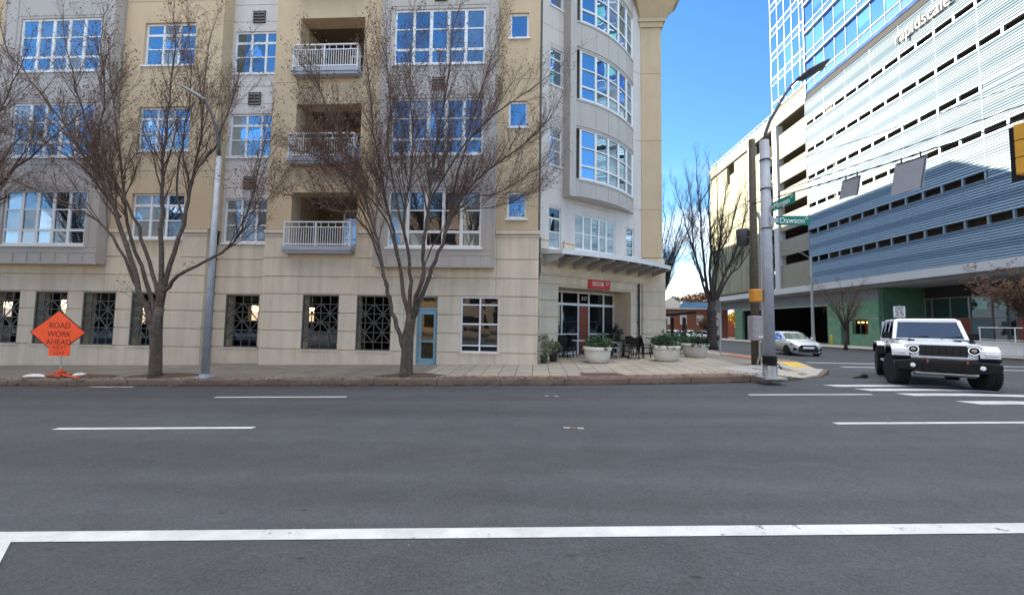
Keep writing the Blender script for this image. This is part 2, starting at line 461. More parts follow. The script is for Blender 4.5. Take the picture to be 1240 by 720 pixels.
def patch(name, pts, mat, dz, parent):
    mb = MB(); n = 6
    a, b, c, d = [V((*q, 0)) for q in pts]; vs = []
    for j in range(n+1):
        for i in range(n+1):
            q = a.lerp(b, i/n).lerp(d.lerp(c, i/n), j/n); vs.append((q.x, q.y, top(q.x, q.y)+dz))
    mb.add(vs, [(j*(n+1)+i, j*(n+1)+i+1, (j+1)*(n+1)+i+1, (j+1)*(n+1)+i) for j in range(n) for i in range(n)])
    return mb.build(name, M[mat], parent)
patch('tactile_pad', [(7.65,12.72),(9.0,13.55),(8.7,14.0),(7.35,13.15)], 'tactile yellow', .014, sw)
patch('tactile_pad', [(10.55,15.6),(10.95,17.2),(10.3,17.4),(9.9,15.8)], 'tactile yellow', .018, sw)
patch('yellow_line', [(10.5,18.5),(10.6,25),(10.45,25),(10.35,18.5)], 'tactile yellow', .02, sw)
mb = MB(); sheet(mb, [-120,-60,-20,-10,0,10,20,60,120], [-9,-4,-2,.45], lambda x, y: gz(x, y)+.15)
tag(mb.build('near_sidewalk', M['concrete']), kind='structure')
mb = MB(); vs = []
for x in (-120,-60,-20,-10,0,10,20,60,120):
    vs += [(x,.6,gz(x,.6)-.05),(x,.6,gz(x,.6)+.15),(x,.44,gz(x,.44)+.155)]
mb.add(vs, [(i*3+k, i*3+k+1, i*3+k+4, i*3+k+3) for i in range(8) for k in range(2)])
tag(mb.build('near_kerb', M['kerb stone']), kind='structure')
def far_walk():
    mb = MB(); sheet(mb, [27.6,29,31,34,40], [19.5,24,30,40,50,70,90], lambda x, y: gz(x, y)+.12)
    mb2 = MB()
    for y0, y1 in ((19.5,30),(30,50),(50,90)):
        mb2.add([(27.45,y0,gz(20,y0)-.05),(27.45,y1,gz(20,y1)-.05),(27.45,y1,gz(20,y1)+.13),(27.45,y0,gz(20,y0)+.13),(27.62,y1,gz(20,y1)+.126),(27.62,y0,gz(20,y0)+.126)], [(0,3,2,1),(3,5,4,2)])
    tag(mb.build('far_sidewalk', M['concrete']), kind='structure'); tag(mb2.build('far_kerb', M['kerb stone']), kind='structure')
far_walk()
# leaf litter along the kerb: uncountable
mb = MB()
for i in range(15000):
    t = rnd.random()*(NK-14); i0 = int(t); p = V(KP[i0]).lerp(V(KP[i0+1]), t-i0); n = inward(i0)
    if not -24 < p.x < 8: continue
    if rnd.random() < .55: off = -abs(rnd.gauss(0, .09))-.01
    else: off = abs(rnd.gauss(.05, .35))
    q = p+n*off; z = gz(q.x, q.y)+.012+rnd.random()*.055*max(0, 1+off/.14) if off < 0 else top(q.x, q.y)+.018
    s_ = rnd.uniform(.016, .055); a = rnd.random()*6.3; h = rnd.uniform(0, .02)
    c, d = math.cos(a)*s_, math.sin(a)*s_
    mb.add([(q.x+c,q.y+d,z),(q.x-d*.6,q.y+c*.6,z+h),(q.x-c,q.y-d,z+.004),(q.x+d*.6,q.y-c*.6,z+h*.5)], [(0,1,2,3)])
tag(mb.build('leaf_litter', M['litter']), kind='stuff')
def mound(x, y, a, b, seed):
    r2 = random.Random(seed); mb = MB(); mb.sm = True; n, k = 28, 5; vs = []
    ph = [r2.uniform(.75, 1.2) for _ in range(n)]
    for i in range(k+1):
        for j in range(n):
            t = 2*math.pi*j/n; f = i/k; px = x+math.cos(t)*a*f*(1+(ph[j]-1)*f); py = y+math.sin(t)*b*f*(1+(ph[j]-1)*f)
            vs.append((px, py, top(px, py)+.016+.05*(1-f*f)*r2.uniform(.7,1.1)-.012*(i == k)))
    mb.add(vs, [(i*n+j, i*n+(j+1)%n, (i+1)*n+(j+1)%n, (i+1)*n+j) for i in range(k) for j in range(n)])
    tag(mb.build('mulch_bed', M['mulch']), kind='structure')
mound(-11.4, 11.95, 1.15, .5, 1); mound(-3.7, 12.0, .95, .45, 2); mound(-14.0, 11.75, 1.3, .35, 3); mound(11.0, 27.2, .75, .8, 4)

# ------------------------------------------------------------------ apartment building
YF, YR, FH = 14.8, 15.35, 3.57
APT = thing('apartment_building', 'cream and tan stucco apartment block with balconies and a curved corner bay over the restaurant', 'building', (-8, 16, 0))
def wall(mb, x0, x1, z0, z1, ops, y0, y1):
    """solid wall between y0 and y1 with rectangular openings (x0, x1, z0, z1)"""
    xs = sorted({x0, x1, *[max(x0, min(x1, v)) for o in ops for v in o[:2]]})
    for a, b in zip(xs, xs[1:]):
        if b-a < 1e-4: continue
        cut = sorted((max(z0, o[2]), min(z1, o[3])) for o in ops if o[0] <= a+1e-4 and o[1] >= b-1e-4 and o[3] > z0 and o[2] < z1)
        z = z0
        for c, d in cut:
            if c > z+1e-4: mb.box(a, b, y0, y1, z, c)
            z = max(z, d)
        if z1 > z+1e-4: mb.box(a, b, y0, y1, z, z1)
def free(x0, x1, z0, z1, ops):
    """x intervals of a course that no opening cuts"""
    iv = [(x0, x1)]
    for o in ops:
        if o[3] > z0+.03 and o[2] < z1-.03:
            iv = [p for a, b in iv for p in ((a, min(b, o[0])), (max(a, o[1]), b)) if p[1]-p[0] > .03]
    return iv
CR = [.44, 1.14, 1.84, 2.54, 3.22, 3.94, 4.88]
def courses(mb, x0, x1, y, ops, z0=-1.0, ztop=5.08, joints=()):
    lv = [z0]+[c for c in CR if c < ztop]+[ztop]
    for a, b in zip(lv, lv[1:]):
        for p, q in free(x0, x1, a, b, ops):
            cuts = [p]+[j for j in joints if p+.2 < j < q-.2]+[q]
            for c, d in zip(cuts, cuts[1:]):
                mb.box(c+(.006 if c > p else 0), d-(.006 if d < q else 0), y, y+.045, a+.021, b-.021)
def window(parent, x0, x1, z0, z1, y, cols, rails, T=None, panes=('pane',), depth=.05, fw=.075, mw=.085, sill=True, small=.045, rec=.10, name='window'):
    """framed window: frame set back rec in the wall at front plane y; rails = list of (z, thick); panes are sub-parts"""
    mb = MB(T); yf = y+rec; yb = yf+depth
    mb.box(x0, x0+fw, yf, yb, z0, z1); mb.box(x1-fw, x1, yf, yb, z0, z1)
    mb.box(x0+fw, x1-fw, yf, yb, z1-fw, z1); mb.box(x0+fw, x1-fw, yf, yb, z0, z0+fw)
    xs = [x0+fw+(x1-x0-2*fw)*i/cols for i in range(cols+1)]
    for x in xs[1:-1]: mb.box(x-mw/2, x+mw/2, yf-.004, yb-.004, z0+fw, z1-fw)
    for z, th in rails:
        for a, b in zip(xs, xs[1:]):
            mb.box(a+(mw/2 if a > xs[0] else 0), b-(mw/2 if b < xs[-1] else 0), yf+.006, yb-.008, z-th/2, z+th/2)
    if sill: mb.box(x0-.06, x1+.06, y-.05, y+rec-.004, z0-.085, z0-.012)
    f = mb.build(name, M['white frame'], parent)
    zz = [z0+fw]+[r_[0] for r_ in rails]+[z1-fw]
    by = {}
    for i, (a, b) in enumerate(zip(xs, xs[1:])):
        colk = rnd.choice(panes)
        for j, (c, d) in enumerate(zip(zz, zz[1:])):
            k = colk if rnd.random() < .8 else rnd.choice(panes)
            tilt = rnd.uniform(-.004, .004); t2 = rnd.uniform(-.006, .006)
            by.setdefault(k, []).append((a, b, c, d, tilt, t2))
    for k, L in by.items():
        pm = MB(T)
        for a, b, c, d, tl, t2 in L:
            yy = yf+depth*.6
            pm.quad((a, yy+tl-t2, c), (b, yy-tl-t2, c), (b, yy-tl+t2, d), (a, yy+tl+t2, d))
        pm.build('pane', M[k], f)
    return f
LOW = ('pane curtain', 'pane blind', 'pane deep', 'pane curtain', 'pane'); MID = ('pane upper', 'pane upper', 'pane', 'pane blind'); HI = ('pane upper', 'pane upper', 'pane sky', 'pane', 'pane blind')
def pset(k): return LOW if k == 0 else (MID if k == 1 else HI)
ZT = 21.6
# openings ------------------------------------------------------
gr_f = [(-25.95,-24.57), (-23.93,-22.55), (-21.9,-20.52), (-19.87,-18.5), (-17.84,-16.46), (-15.81,-14.45), (-8.86,-7.43), (-6.73,-5.38)]
GO = [(a, b, .44, 2.52) for a, b in gr_f]+[(-4.40,-3.60,-1.2,2.52), (-2.72,-1.28,.44,2.52)]
tanw = [(-16.12,-13.92, 4.69+FH*k, 6.50+FH*k) for k in range(4)]
recw = [(-12.68,-10.62, 4.63+FH*k, 6.46+FH*k) for k in range(4)]
balc = [(-9.5,-6.86, (4.32 if k == 0 else 4.22)+FH*k, 6.52+FH*k) for k in range(4)]
bayC = [(-5.52,-1.97, 4.33+FH*k-(.02*k), 6.49+FH*k) for k in range(4)]
t3w = [(-1.06,-.32, 5.52+FH*k, 6.53+FH*k) for k in range(4)]
bayA = [(-21.12,-17.6, 4.33+FH*k-(.02*k), 6.52+FH*k) for k in range(4)]
# ground floor, front plane
mb = MB(); wall(mb, -58, -12.88, -1.2, 5.08, GO+tanw[:1], YF+.047, YF+.5); wall(mb, -10.5, .13, -1.2, 5.08, GO+balc[:1], YF+.047, YF+.5)
mb.build('base_wall', M['base stone'], APT)
mb = MB()
jo = [-22.2,-17.0,-8.0,-5.0,-1.47]
courses(mb, -58, -12.88, YF, GO+tanw[:1], joints=[-50,-42,-36,-28,-22.2,-17.0]); courses(mb, -10.5, .17, YF, GO+balc[:1], joints=[-9.05,-4.9,-1.42])
mb.box(.132, .17, YF+.05, 16.4, -1.0, 5.07)
mb.build('stone_courses', M['cream stone'], APT)
mb = MB()
for a, b in ((-17.0,-16.2),(-13.84,-12.84),(-10.54,-9.6),(-6.76,-6.0),(-1.45,.21)):
    mb.box(a, b, YF-.055, YF-.003, 4.90, 5.05); mb.box(a, b, YF-.03, YF-.003, 4.80, 4.86)
for a, b in gr_f+[(-2.72,-1.28)]:
    mb.box(a-.06, b+.06, YF-.035, YF+.30, .385, .437)
mb.build('stone_cornice', M['cream stone'], APT)
# recess behind the front plane
rg = [(-12.38,-10.98,.42,2.52)]
mb = MB(); wall(mb, -12.88, -10.5, -1.2, 5.08, rg+recw[:1], YR+.047, YR+.45)
mb.build('base_wall', M['base stone'], APT)
mb = MB(); courses(mb, -12.88, -10.5, YR, rg+recw[:1], ztop=4.55); mb.box(-12.44,-10.92,YR-.035,YR+.3,.365,.417); mb.build('stone_courses', M['cream stone'], APT)
mb = MB(); wall(mb, -12.76, -10.52, 4.56, ZT, recw, YR+.002, YR+.046)
mb.build('pale_wall', M['pale stucco'], APT)
mb = MB(); wall(mb, -12.76, -10.5, 5.08, ZT, recw, YR+.047, YR+.45); mb.build('pale_wall', M['pale stucco'], APT)
mb = MB()
wall(mb, -58, -21.9, 5.08, ZT, [(-30.2,-28,4.69+FH*k,6.5+FH*k) for k in range(4)], YF+.006, YF+.5)
wall(mb, -16.98, -12.76, 5.08, ZT, tanw, YF+.006, YF+.98)
wall(mb, -10.5, -6.02, 5.08, ZT, balc, YF+.006, YF+.6)
wall(mb, -1.5, .13, 5.08, ZT, t3w, YF+.006, YF+.45)
mb.box(.09, .132, YF+.452, 16.4, 5.08, ZT)
for x in (-11.6,): pass
mb.build('tan_wall', M['tan stucco'], APT)
# thin stucco joints as raised reveals
mb = MB()
for k in range(4):
    z = 7.42+FH*k
    for a, b in ((-16.97,-12.77),(-10.5,-6.03),(-1.5,.129)): mb.box(a, b, YF-.004, YF+.004, z, z+.018)
    for a, b in ((-12.75,-10.53),): mb.box(a, b, YR-.006, YR, z+.2, z+.218); mb.box(a, b, YR-.006, YR, z-.55, z-.532)
mb.build('stucco_joint', M['panel trim'], APT)
for k in range(4):
    a, b, c, d = tanw[k]; h = d-c
    window(APT, a, b, c, d, YF, 3, [(c+h*.735, .10), (c+h*.40, .045)], panes=pset(k))
    a, b, c, d = recw[k]; h = d-c
    window(APT, a, b, c, d, YR, 3, [(c+h*.735, .10), (c+h*.40, .045)], panes=pset(k), rec=.06)
    a, b, c, d = t3w[k]
    window(APT, a, b, c, d, YF, 1, [], panes=pset(k)[:2] if k else ('pane upper', 'pane'), rec=.09)
    window(APT, -30.2, -28, 4.69+FH*k, 6.5+FH*k, YF, 3, [(6.0+FH*k, .1)], panes=pset(k))
def vent(x0, x1, z0, z1, y, T=None):
    mb = MB(T); mb.box(x0, x1, y-.02, y+.01, z0, z1); v = mb.build('vent', M['vent dark'], APT)
    mb = MB(T); n = 4
    for i in range(n):
        z = z0+(z1-z0)*(i+.5)/n; mb.add([(x0+.04,y-.05,z-.06),(x1-.04,y-.05,z-.06),(x1-.04,y-.022,z+.03),(x0+.04,y-.022,z+.03)], [(0,1,2,3)])
    for x in (x0+.005, (x0+x1)/2-.015, x1-.035): mb.box(x, x+.03, y-.052, y-.024, z0+.01, z1-.01)
    mb.build('louvre', M['vent slat'], v)
for k in range(3): vent(-11.92, -11.40, 6.84+FH*k-.02*k, 7.38+FH*k-.02*k, YR-.006)
# balconies
for k in range(4):
    a, b, c, d = balc[k]; mb = MB()
    mb.box(a-.1, b-.04, YF-.36, YF+.002, c-.13, c+.02); mb.box(a-.06, b-.08, YF-.32, YF-.002, c-.24, c-.132)
    s_ = mb.build('balcony', M['slab grey'], APT)
    mb = MB(); y = YF-.30; z0, z1 = c+.08, c+.98
    mb.box(a-.05, b-.09, y-.025, y+.025, z1-.05, z1); mb.box(a-.05, b-.09, y-.02, y+.02, z0, z0+.045); mb.box(a-.05, b-.09, y-.015, y+.015, z1-.24, z1-.205)
    L = b-a-.04; n = 27
    for i in range(n+1):
        x = a-.05+.02+(L-.04)*i/n; big = i in (0, n//2, n)
        w = .028 if big else .010
        mb.box(x-w, x+w, y-.012-.012*big, y+.012+.012*big, c+.02, (z1-.206 if not (big or i % 3 == 0) else z1-.052))
    for x in (a-.03, b-.11):
        for q in (z1-.03, z0+.03): mb.box(x-.02, x+.02, y+.026, YF+.004, q-.02, q+.02)
        for t in (.09, .18, .26): mb.box(x-.01, x+.01, y+.025+t-.03, y+.045+t-.03, z0+.05, z1-.06)
    mb.build('railing', M['white rail'], s_)
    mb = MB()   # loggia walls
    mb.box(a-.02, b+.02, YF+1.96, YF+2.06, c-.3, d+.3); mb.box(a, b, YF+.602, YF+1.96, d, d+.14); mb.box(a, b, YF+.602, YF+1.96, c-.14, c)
    mb.build('loggia_wall', M['loggia shaded brown'], s_)
    mb = MB(); mb.box(a-.12, a, YF+.602, YF+1.96, c-.3, d+.3); mb.box(b, b+.12, YF+.602, YF+1.96, c-.3, d+.3); mb.build('loggia_cheek', M['loggia shaded tan'], s_)
    window(APT, a+1.15, b-.25, c+.02, c+2.05, YF+1.92, 2, [(c+1.55, .07), (c+.75, .05)], panes=('pane deep', 'pane deep', 'pane'), rec=0, sill=False, name='balcony_door')
# grey projecting bays
def bay(x0, x1, wins, ventx, zb=3.6):
    y0 = YF-.35; mb = MB()
    ops = wins
    wall(mb, x0, x1, zb, ZT, ops, y0, y0+.3)
    mb.box(x0, x0+.3, y0+.302, YF+.3, zb, ZT); mb.box(x1-.3, x1, y0+.302, YF+.3, zb, ZT); mb.box(x0+.3, x1-.3, y0+.302, YF+.3, zb, zb+.2); 
    mb.box(x0+.3, x1-.3, y0+.5, y0+.55, zb, ZT)
    b_ = mb.build('projecting_bay', M['grey panel'], APT)
    mb = MB(); t = .012; wx0, wx1 = wins[0][0], wins[0][1]
    mb.box(x0-.02, x1+.02, y0-.03, y0-.002, zb-.03, zb+.045)
    for z in (zb+.42, zb+.62): mb.box(x0, x1, y0-t, y0-.001, z, z+.03)
    n = 6
    for i in range(n+1):
        x = wx0+(wx1-wx0)*i/n; mb.box(x-.035, x+.035, y0-.018, y0-.001, zb+.046, zb+.419)
    for x in (x0+.03, x1-.09): mb.box(x, x+.06, y0-.018, y0-.001, zb+.046, ZT)
    for x in (wx0-.2, wx1+.14): mb.box(x, x+.05, y0-.016, y0-.001, zb+.652, ZT)
    for k in range(4):
        for z in (6.62+FH*k, 7.55+FH*k):
            if z < ZT: mb.box(wx0-.14, wx1+.13, y0-t, y0-.001, z, z+.03)
    mb.build('panel_batten', M['panel trim'], b_)
    for k, (a, b, c, d) in enumerate(wins):
        h = d-c
        window(APT, a, b, c, d, y0, 5, [(c+h*.27, .095), (c+h*.645, .045)], panes=pset(k), rec=.05, fw=.08, mw=.12)
    if ventx:
        for k in range(3): vent(ventx-.24, ventx+.24, 6.83+FH*k-.02*k, 7.33+FH*k-.02*k, y0-.002)
bay(-6.03, -1.48, bayC, -3.73)
bay(-21.9, -17.0, bayA, None)
# decorative grilles in the open garage bays
def grille(x0, x1, z0, z1, y):
    mb = MB(); b = .028; y0, y1 = y+.035, y+.075
    mb.box(x0, x0+.05, y0-.01, y1, z0, z1); mb.box(x1-.05, x1, y0-.01, y1, z0, z1); mb.box(x0+.05, x1-.05, y0-.01, y1, z1-.05, z1); mb.box(x0+.05, x1-.05, y0-.01, y1, z0, z0+.05)
    W, H = x1-x0, z1-z0
    zs_ = [z0+H*q for q in (.15, .5, .83)]; 
    for i in (1, 2, 3):
        x = x0+W*i/4; mb.box(x-b/2, x+b/2, y0+.004, y1-.004, z0+.05, z1-.05)
    for z in zs_+[z0+H*.325, z0+H*.665]: mb.box(x0+.05, x1-.05, y0+.012, y1-.012, z-b/2, z+b/2)
    for xa in (x0, x0+W/2):
        for za, zb in ((zs_[0], zs_[1]), (zs_[1], zs_[2])):
            xa2 = xa+W/2
            mb.bar((xa+.03, y0+.02, za), (xa2-.03, y0+.02, zb), .035, .03, (0,1,0)); mb.bar((xa+.03, y0+.024, zb), (xa2-.03, y0+.024, za), .035, .03, (0,1,0))
    mb.build('window_grille', M['grille metal'], APT)
for a, b in gr_f: grille(a, b, .44, 2.52, YF)
grille(-12.38, -10.98, .42, 2.52, YR)
# door and shop window
mb = MB(); a, b = -4.40, -3.60; y = YF+.12
mb.box(a+.002, a+.06, y, y+.06, -.1, 2.51); mb.box(b-.06, b-.002, y, y+.06, -.1, 2.51); mb.box(a+.06, b-.06, y, y+.06, 2.00, 2.09); mb.box(a+.06, b-.06, y, y+.06, 2.47, 2.51)
mb.box(a+.07, a+.17, y+.005, y+.05, -.06, 1.99); mb.box(b-.17, b-.07, y+.005, y+.05, -.06, 1.99); mb.box(a+.17, b-.17, y+.005, y+.05, 1.84, 1.99); mb.box(a+.17, b-.17, y+.005, y+.05, -.06, .18)
mb.box(a+.171, b-.171, y+.01, y+.045, .80, .86)
dr = mb.build('door', M['door blue'], APT)
mb = MB(); mb.quad((a+.16,y+.03,.17),(b-.16,y+.03,.17),(b-.16,y+.03,1.85),(a+.16,y+.03,1.85)); mb.quad((a+.05,y+.04,2.08),(b-.05,y+.04,2.08),(b-.05,y+.04,2.48),(a+.05,y+.04,2.48)); mb.build('pane', M['pane brown'], dr)
mb = MB(); mb.tube([(a+.13,y,.72),(a+.13,y-.06,.74),(a+.13,y-.06,1.02),(a+.13,y,1.04)], .012, 6); mb.build('handle', M['zinc metal'], dr)
mb = MB(); mb.box(a-.05, b+.05, YF-.05, y+.1, -.3, gz(-4,14.8)+.255); mb.build('door_step', M['concrete'], APT)
window(APT, -2.72, -1.28, .44, 2.52, YF, 2, [(2.22, .05), (1.50, .06), (.70, .05)], panes=('pane dark',), rec=.06, fw=.055, mw=.06, sill=False, name='shop_window')
# wall lantern
mb = MB(); mb.box(-3.95,-3.80,YF-.06,YF-.002,3.27,3.40); mb.tube([(-3.87,YF-.05,3.36),(-3.87,YF-.24,3.40),(-3.87,YF-.26,3.34)], .022, 6); mb.lathe([(.03,3.36),(.15,3.30),(.17,3.22),(.14,3.2)], (-3.87,YF-.27,0), 14)
mb.lathe([(.03,3.38),(.10,3.34),(.10,3.26),(.07,3.24)], (-4.15,YF-.16,0), 10); mb.bar((-4.15,YF-.1,3.34),(-3.9,YF-.04,3.34),.03)
mb.build('wall_lamp', M['canopy under'], APT)

# inside of the open parking level, seen through the grilles
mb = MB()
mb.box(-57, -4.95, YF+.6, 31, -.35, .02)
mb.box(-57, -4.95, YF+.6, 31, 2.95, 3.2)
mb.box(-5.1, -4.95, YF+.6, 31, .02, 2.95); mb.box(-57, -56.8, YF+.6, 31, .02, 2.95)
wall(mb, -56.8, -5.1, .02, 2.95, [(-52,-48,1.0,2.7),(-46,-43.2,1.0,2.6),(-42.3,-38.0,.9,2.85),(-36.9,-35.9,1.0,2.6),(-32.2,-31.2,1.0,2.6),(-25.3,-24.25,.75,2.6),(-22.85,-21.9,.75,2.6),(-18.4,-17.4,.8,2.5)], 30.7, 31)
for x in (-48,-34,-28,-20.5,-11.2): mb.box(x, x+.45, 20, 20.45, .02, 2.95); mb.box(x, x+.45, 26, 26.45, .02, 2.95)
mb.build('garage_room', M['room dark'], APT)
# far side wall in daylight behind the openings
mb = MB(); mb.box(-80, -10, 44, 44.4, -1.5, 2.3); tag(mb.build('boundary_wall', M['house wall']), 'low pale wall seen through the back of the open parking level', 'wall')

# ---- corner: angled restaurant front
P0 = V((.23, 16.34, 0)); AD = V((.8044, .5941, 0)).normalized(); AN = V((AD.y, -AD.x, 0))
TA = Matrix(((AD.x, -AN.x, 0, P0.x), (AD.y, -AN.y, 0, P0.y), (0, 0, 1, 0), (0, 0, 0, 1)))   # local x along wall, local y inwards
def AW(s_, off, z): return TA @ V((s_, -off, z))
OPN = (1.02, 5.61, -1, 3.14)
slim = [(.47, 1.15, 4.77, 6.53)]+[(.46, 1.15, 4.8+FH*k, 6.45+FH*k) for k in (1, 2, 3)]
five = (1.92, 4.52, 4.88, 6.47); slr = (5.30, 5.88, 4.9, 6.33)
mb = MB(TA); wall(mb, -.05, 6.60, -.8, 4.56, [OPN], .047, .4); mb.build('base_wall', M['base stone'], APT)
mb = MB(TA); courses(mb, -.02, 6.64, 0, [OPN], z0=-.6, ztop=4.05, joints=[])
for s_ in (1.02-.04,): mb.box(s_, s_+.038, .05, .4, -.6, 3.13)
for a, b in ((-.02,.4),(1.25,1.85)): mb.box(a, b, -.10, -.002, 4.66, 5.0); mb.box(a, b, -.12, -.002, 5.02, 5.12)
mb.build('stone_courses', M['cream stone'], APT)
mb = MB(TA); wall(mb, -.1, 6.55, 4.56, ZT, slim+[five, slr], .01, .4); mb.build('pale_wall', M['pale stucco'], APT)
mb = MB(TA)
for k in range(4): 
    z = 7.35+FH*k
    for a, b in ((-.02, 1.24), (5.86, 6.45)): mb.box(a, b, .003, .012, z, z+.018); 
    mb.box(.40, 1.2, .003, .012, 6.6+FH*k, 6.618+FH*k)
mb.box(1.86, 4.58, .002, .012, 6.86, 6.88)
mb.build('stucco_joint', M['panel trim'], APT)
for k, (a, b, c, d) in enumerate(slim):
    h = d-c; window(APT, a, b, c, d, .01, 1, [(c+h*.735, .07), (c+h*.40, .045)], TA, pset(k), rec=.06, fw=.05)
window(APT, *five[:2], *five[2:], .01, 5, [(5.62, .05)], TA, ('pane curtain', 'pane blind', 'pane'), rec=.05, fw=.06, mw=.09)
window(APT, *slr[:2], *slr[2:], .01, 1, [(5.95, .06), (5.35, .04)], TA, ('pane',), rec=.06, fw=.05)
# lintel beam, downpipe
mb = MB(TA); mb.box(-.02, 6.9, -.15, -.002, 3.64, 4.14); mb.box(-.02, 6.9, -.10, -.002, 3.58, 3.637); mb.box(-.02, 6.95, -.2, -.002, 4.143, 4.22); mb.build('lintel_beam', M['cream stone'], APT)
mb = MB(TA); mb.tube([(6.10,-.09,.22),(6.10,-.09,3.6)], .045, 8)
for z in (.5, 1.7, 2.9): mb.box(6.04, 6.16, -.09, 0, z, z+.04)
mb.build('downpipe', M['black metal'], APT)
# recessed shopfront
mb = MB(TA)
mb.box(5.61, 5.75, .402, 1.15, -.5, 3.2); mb.box(.86, 1.02, .402, 1.15, -.5, 3.2); mb.box(1.02, 5.61, .402, 1.15, 3.145, 3.3)
mb.build('porch_wall', M['cream stone'], APT)
y = 1.05; mb = MB(TA)
ms = [1.04, 2.12, 3.15, 3.84, 4.84, 5.56]
for x in ms: mb.box(x-.03, x+.03, y, y+.08, .1, 3.13)
for x0, x1 in zip(ms, ms[1:]):
    mb.box(x0+.031, x1-.031, y+.004, y+.076, 3.02, 3.12); mb.box(x0+.031, x1-.031, y+.004, y+.076, 2.43, 2.54)
    if x0 != 3.15: mb.box(x0+.031, x1-.031, y+.006, y+.074, 1.06, 1.12); mb.box(x0+.031, x1-.031, y+.004, y+.076, .12, .30)
sf = mb.build('shopfront', M['white frame'], APT)
mb = MB(TA)
for x0, x1 in zip(ms, ms[1:]):
    for c, d in ((.28, 1.07), (1.11, 2.44), (2.53, 3.04)):
        if x0 == 3.15 and c < 2.5: continue
        mb.quad((x0,y+.05,c),(x1,y+.05,c),(x1,y+.05,d),(x0,y+.05,d))
mb.build('pane', M['pane store'], sf)
mb = MB(TA); mb.box(3.19, 3.80, y+.02, y+.065, .14, 2.42)
for (a, b) in ((.25,.85),(.98,1.6),(1.72,2.32)):
    for x0, x1 in ((3.25,3.46),(3.53,3.74)): mb.box(x0, x1, y+.005, y+.019, a, b)
for z in (.2, .9, 1.65, 2.36): pass
rd = mb.build('red_door', M['door red'], APT, bevel=.006)
mb = MB(TA); mb.tube([(3.74,y-.0,.95),(3.74,y-.05,.95),(3.74,y-.05,1.25),(3.74,y,1.25)], .012, 6); mb.build('handle', M['zinc metal'], rd)
def text(body, size, name, mat, parent, mtx, ext=.004, align='CENTER', xs=1.0):
    c = bpy.data.curves.new(name, 'FONT'); c.body = body; c.size = size; c.extrude = ext; c.align_x = align; c.align_y = 'CENTER'
    o = bpy.data.objects.new(name+'_tmp', c); COL.objects.link(o)
    bpy.context.view_layer.update()
    me = bpy.data.meshes.new_from_object(o.evaluated_get(bpy.context.evaluated_depsgraph_get()))
    bpy.data.objects.remove(o); bpy.data.curves.remove(c)
    W = WM.get(parent.name, Matrix()) if parent else Matrix()
    me.transform(W.inverted() @ mtx @ Matrix.Diagonal((xs, 1, 1, 1)))
    me.materials.clear(); me.materials.append(M[mat])
    q = bpy.data.objects.new(name, me); COL.objects.link(q); WM[q.name] = W
    if parent: q.parent = parent
    return q
def face(origin, right, up=V((0,0,1))):
    """matrix putting text's x along right, y along up"""
    right = V(right).normalized(); up = V(up).normalized(); n = right.cross(up)
    m = Matrix((right, up, n)).transposed().to_4x4(); m.translation = V(origin); return m
text('317', .26, 'door_number', 'tile white', sf, face(AW(3.5, -1.04, 2.78), AD))
# steel canopy with tapered ribs
mb = MB(TA); n = 16; P = []
for i in range(n+1):
    s_ = -.02+6.97*i/n; o = 1.30+.45*math.sin(math.pi*min(1, (i/n)*.9+.1)); P.append((s_, o))
vs = []
for s_, o in P: vs += [(s_,-.2,4.52),(s_,-o,4.43),(s_,-o,4.245),(s_,-o+.05,4.27),(s_,-.2,4.40)]
mb.add(vs, [(i*5+k, (i+1)*5+k, (i+1)*5+(k+1)%5, i*5+(k+1)%5) for i in range(n) for k in range(5)]+[(4,3,2,1,0),(n*5,n*5+1,n*5+2,n*5+3,n*5+4)])
mb.m = [1 if k == 3 else 0 for i in range(n) for k in range(5)]+[0, 0]
cn = mb.build('canopy', [M['canopy steel'], M['dark metal']], APT)
for i in range(9):
    s_ = .06+6.75*i/8; o = 1.25+.45*math.sin(math.pi*min(1, (s_/6.97)*.9+.1)); mb = MB(TA)
    mb.prism([(-.16,4.39),(-o+.06,4.262),(-o-.02,4.24),(-o-.02,4.18),(-.16,3.92)], s_-.026, s_+.026, 'x'); mb.build('rib', M['canopy under'], cn)
mb = MB(TA); mb.box(-.02, 6.95, -.2, -.152, 4.40, 4.55); mb.build('canopy_ledge', M['canopy steel'], cn)
# curved bay on the angled wall
def boff(s_): return .6-.075*(s_-3)**2
S0, S1 = 1.5, 5.8
def cb(name, z0, z1, mat, parent, dO=0, th=.04, s0=S0, s1=S1, n=20):
    mb = MB(TA); vs = []
    for i in range(n+1):
        s_ = s0+(s1-s0)*i/n; o = boff(s_)+dO; o2 = o-th
        vs += [(s_,-o,z0),(s_,-o,z1),(s_,-o2,z1),(s_,-o2,z0)]
    mb.add(vs, [(i*4+k, i*4+(k+1)%4, (i+1)*4+(k+1)%4, (i+1)*4+k) for i in range(n) for k in range(4)]+[(0,3,2,1),(n*4,n*4+1,n*4+2,n*4+3)])
    return mb.build(name, M[mat], parent)
cbay = MB(TA); vs = []; n = 20
for i in range(n+1):
    s_ = S0+(S1-S0)*i/n; vs += [(s_,-boff(s_)+.05,7.08),(s_,.0,7.08)]
cbay.add(vs, [(i*2,i*2+2,i*2+3,i*2+1) for i in range(n)])
cbay.box(S0-.30, S0-.002, -boff(S0)+.02, .02, 7.06, ZT)
cbay.box(S0-.30, S0+.06, -boff(S0)-.03, -boff(S0)+.018, 7.02, ZT)
CBAY = cbay.build('curved_bay', M['grey panel'], APT)
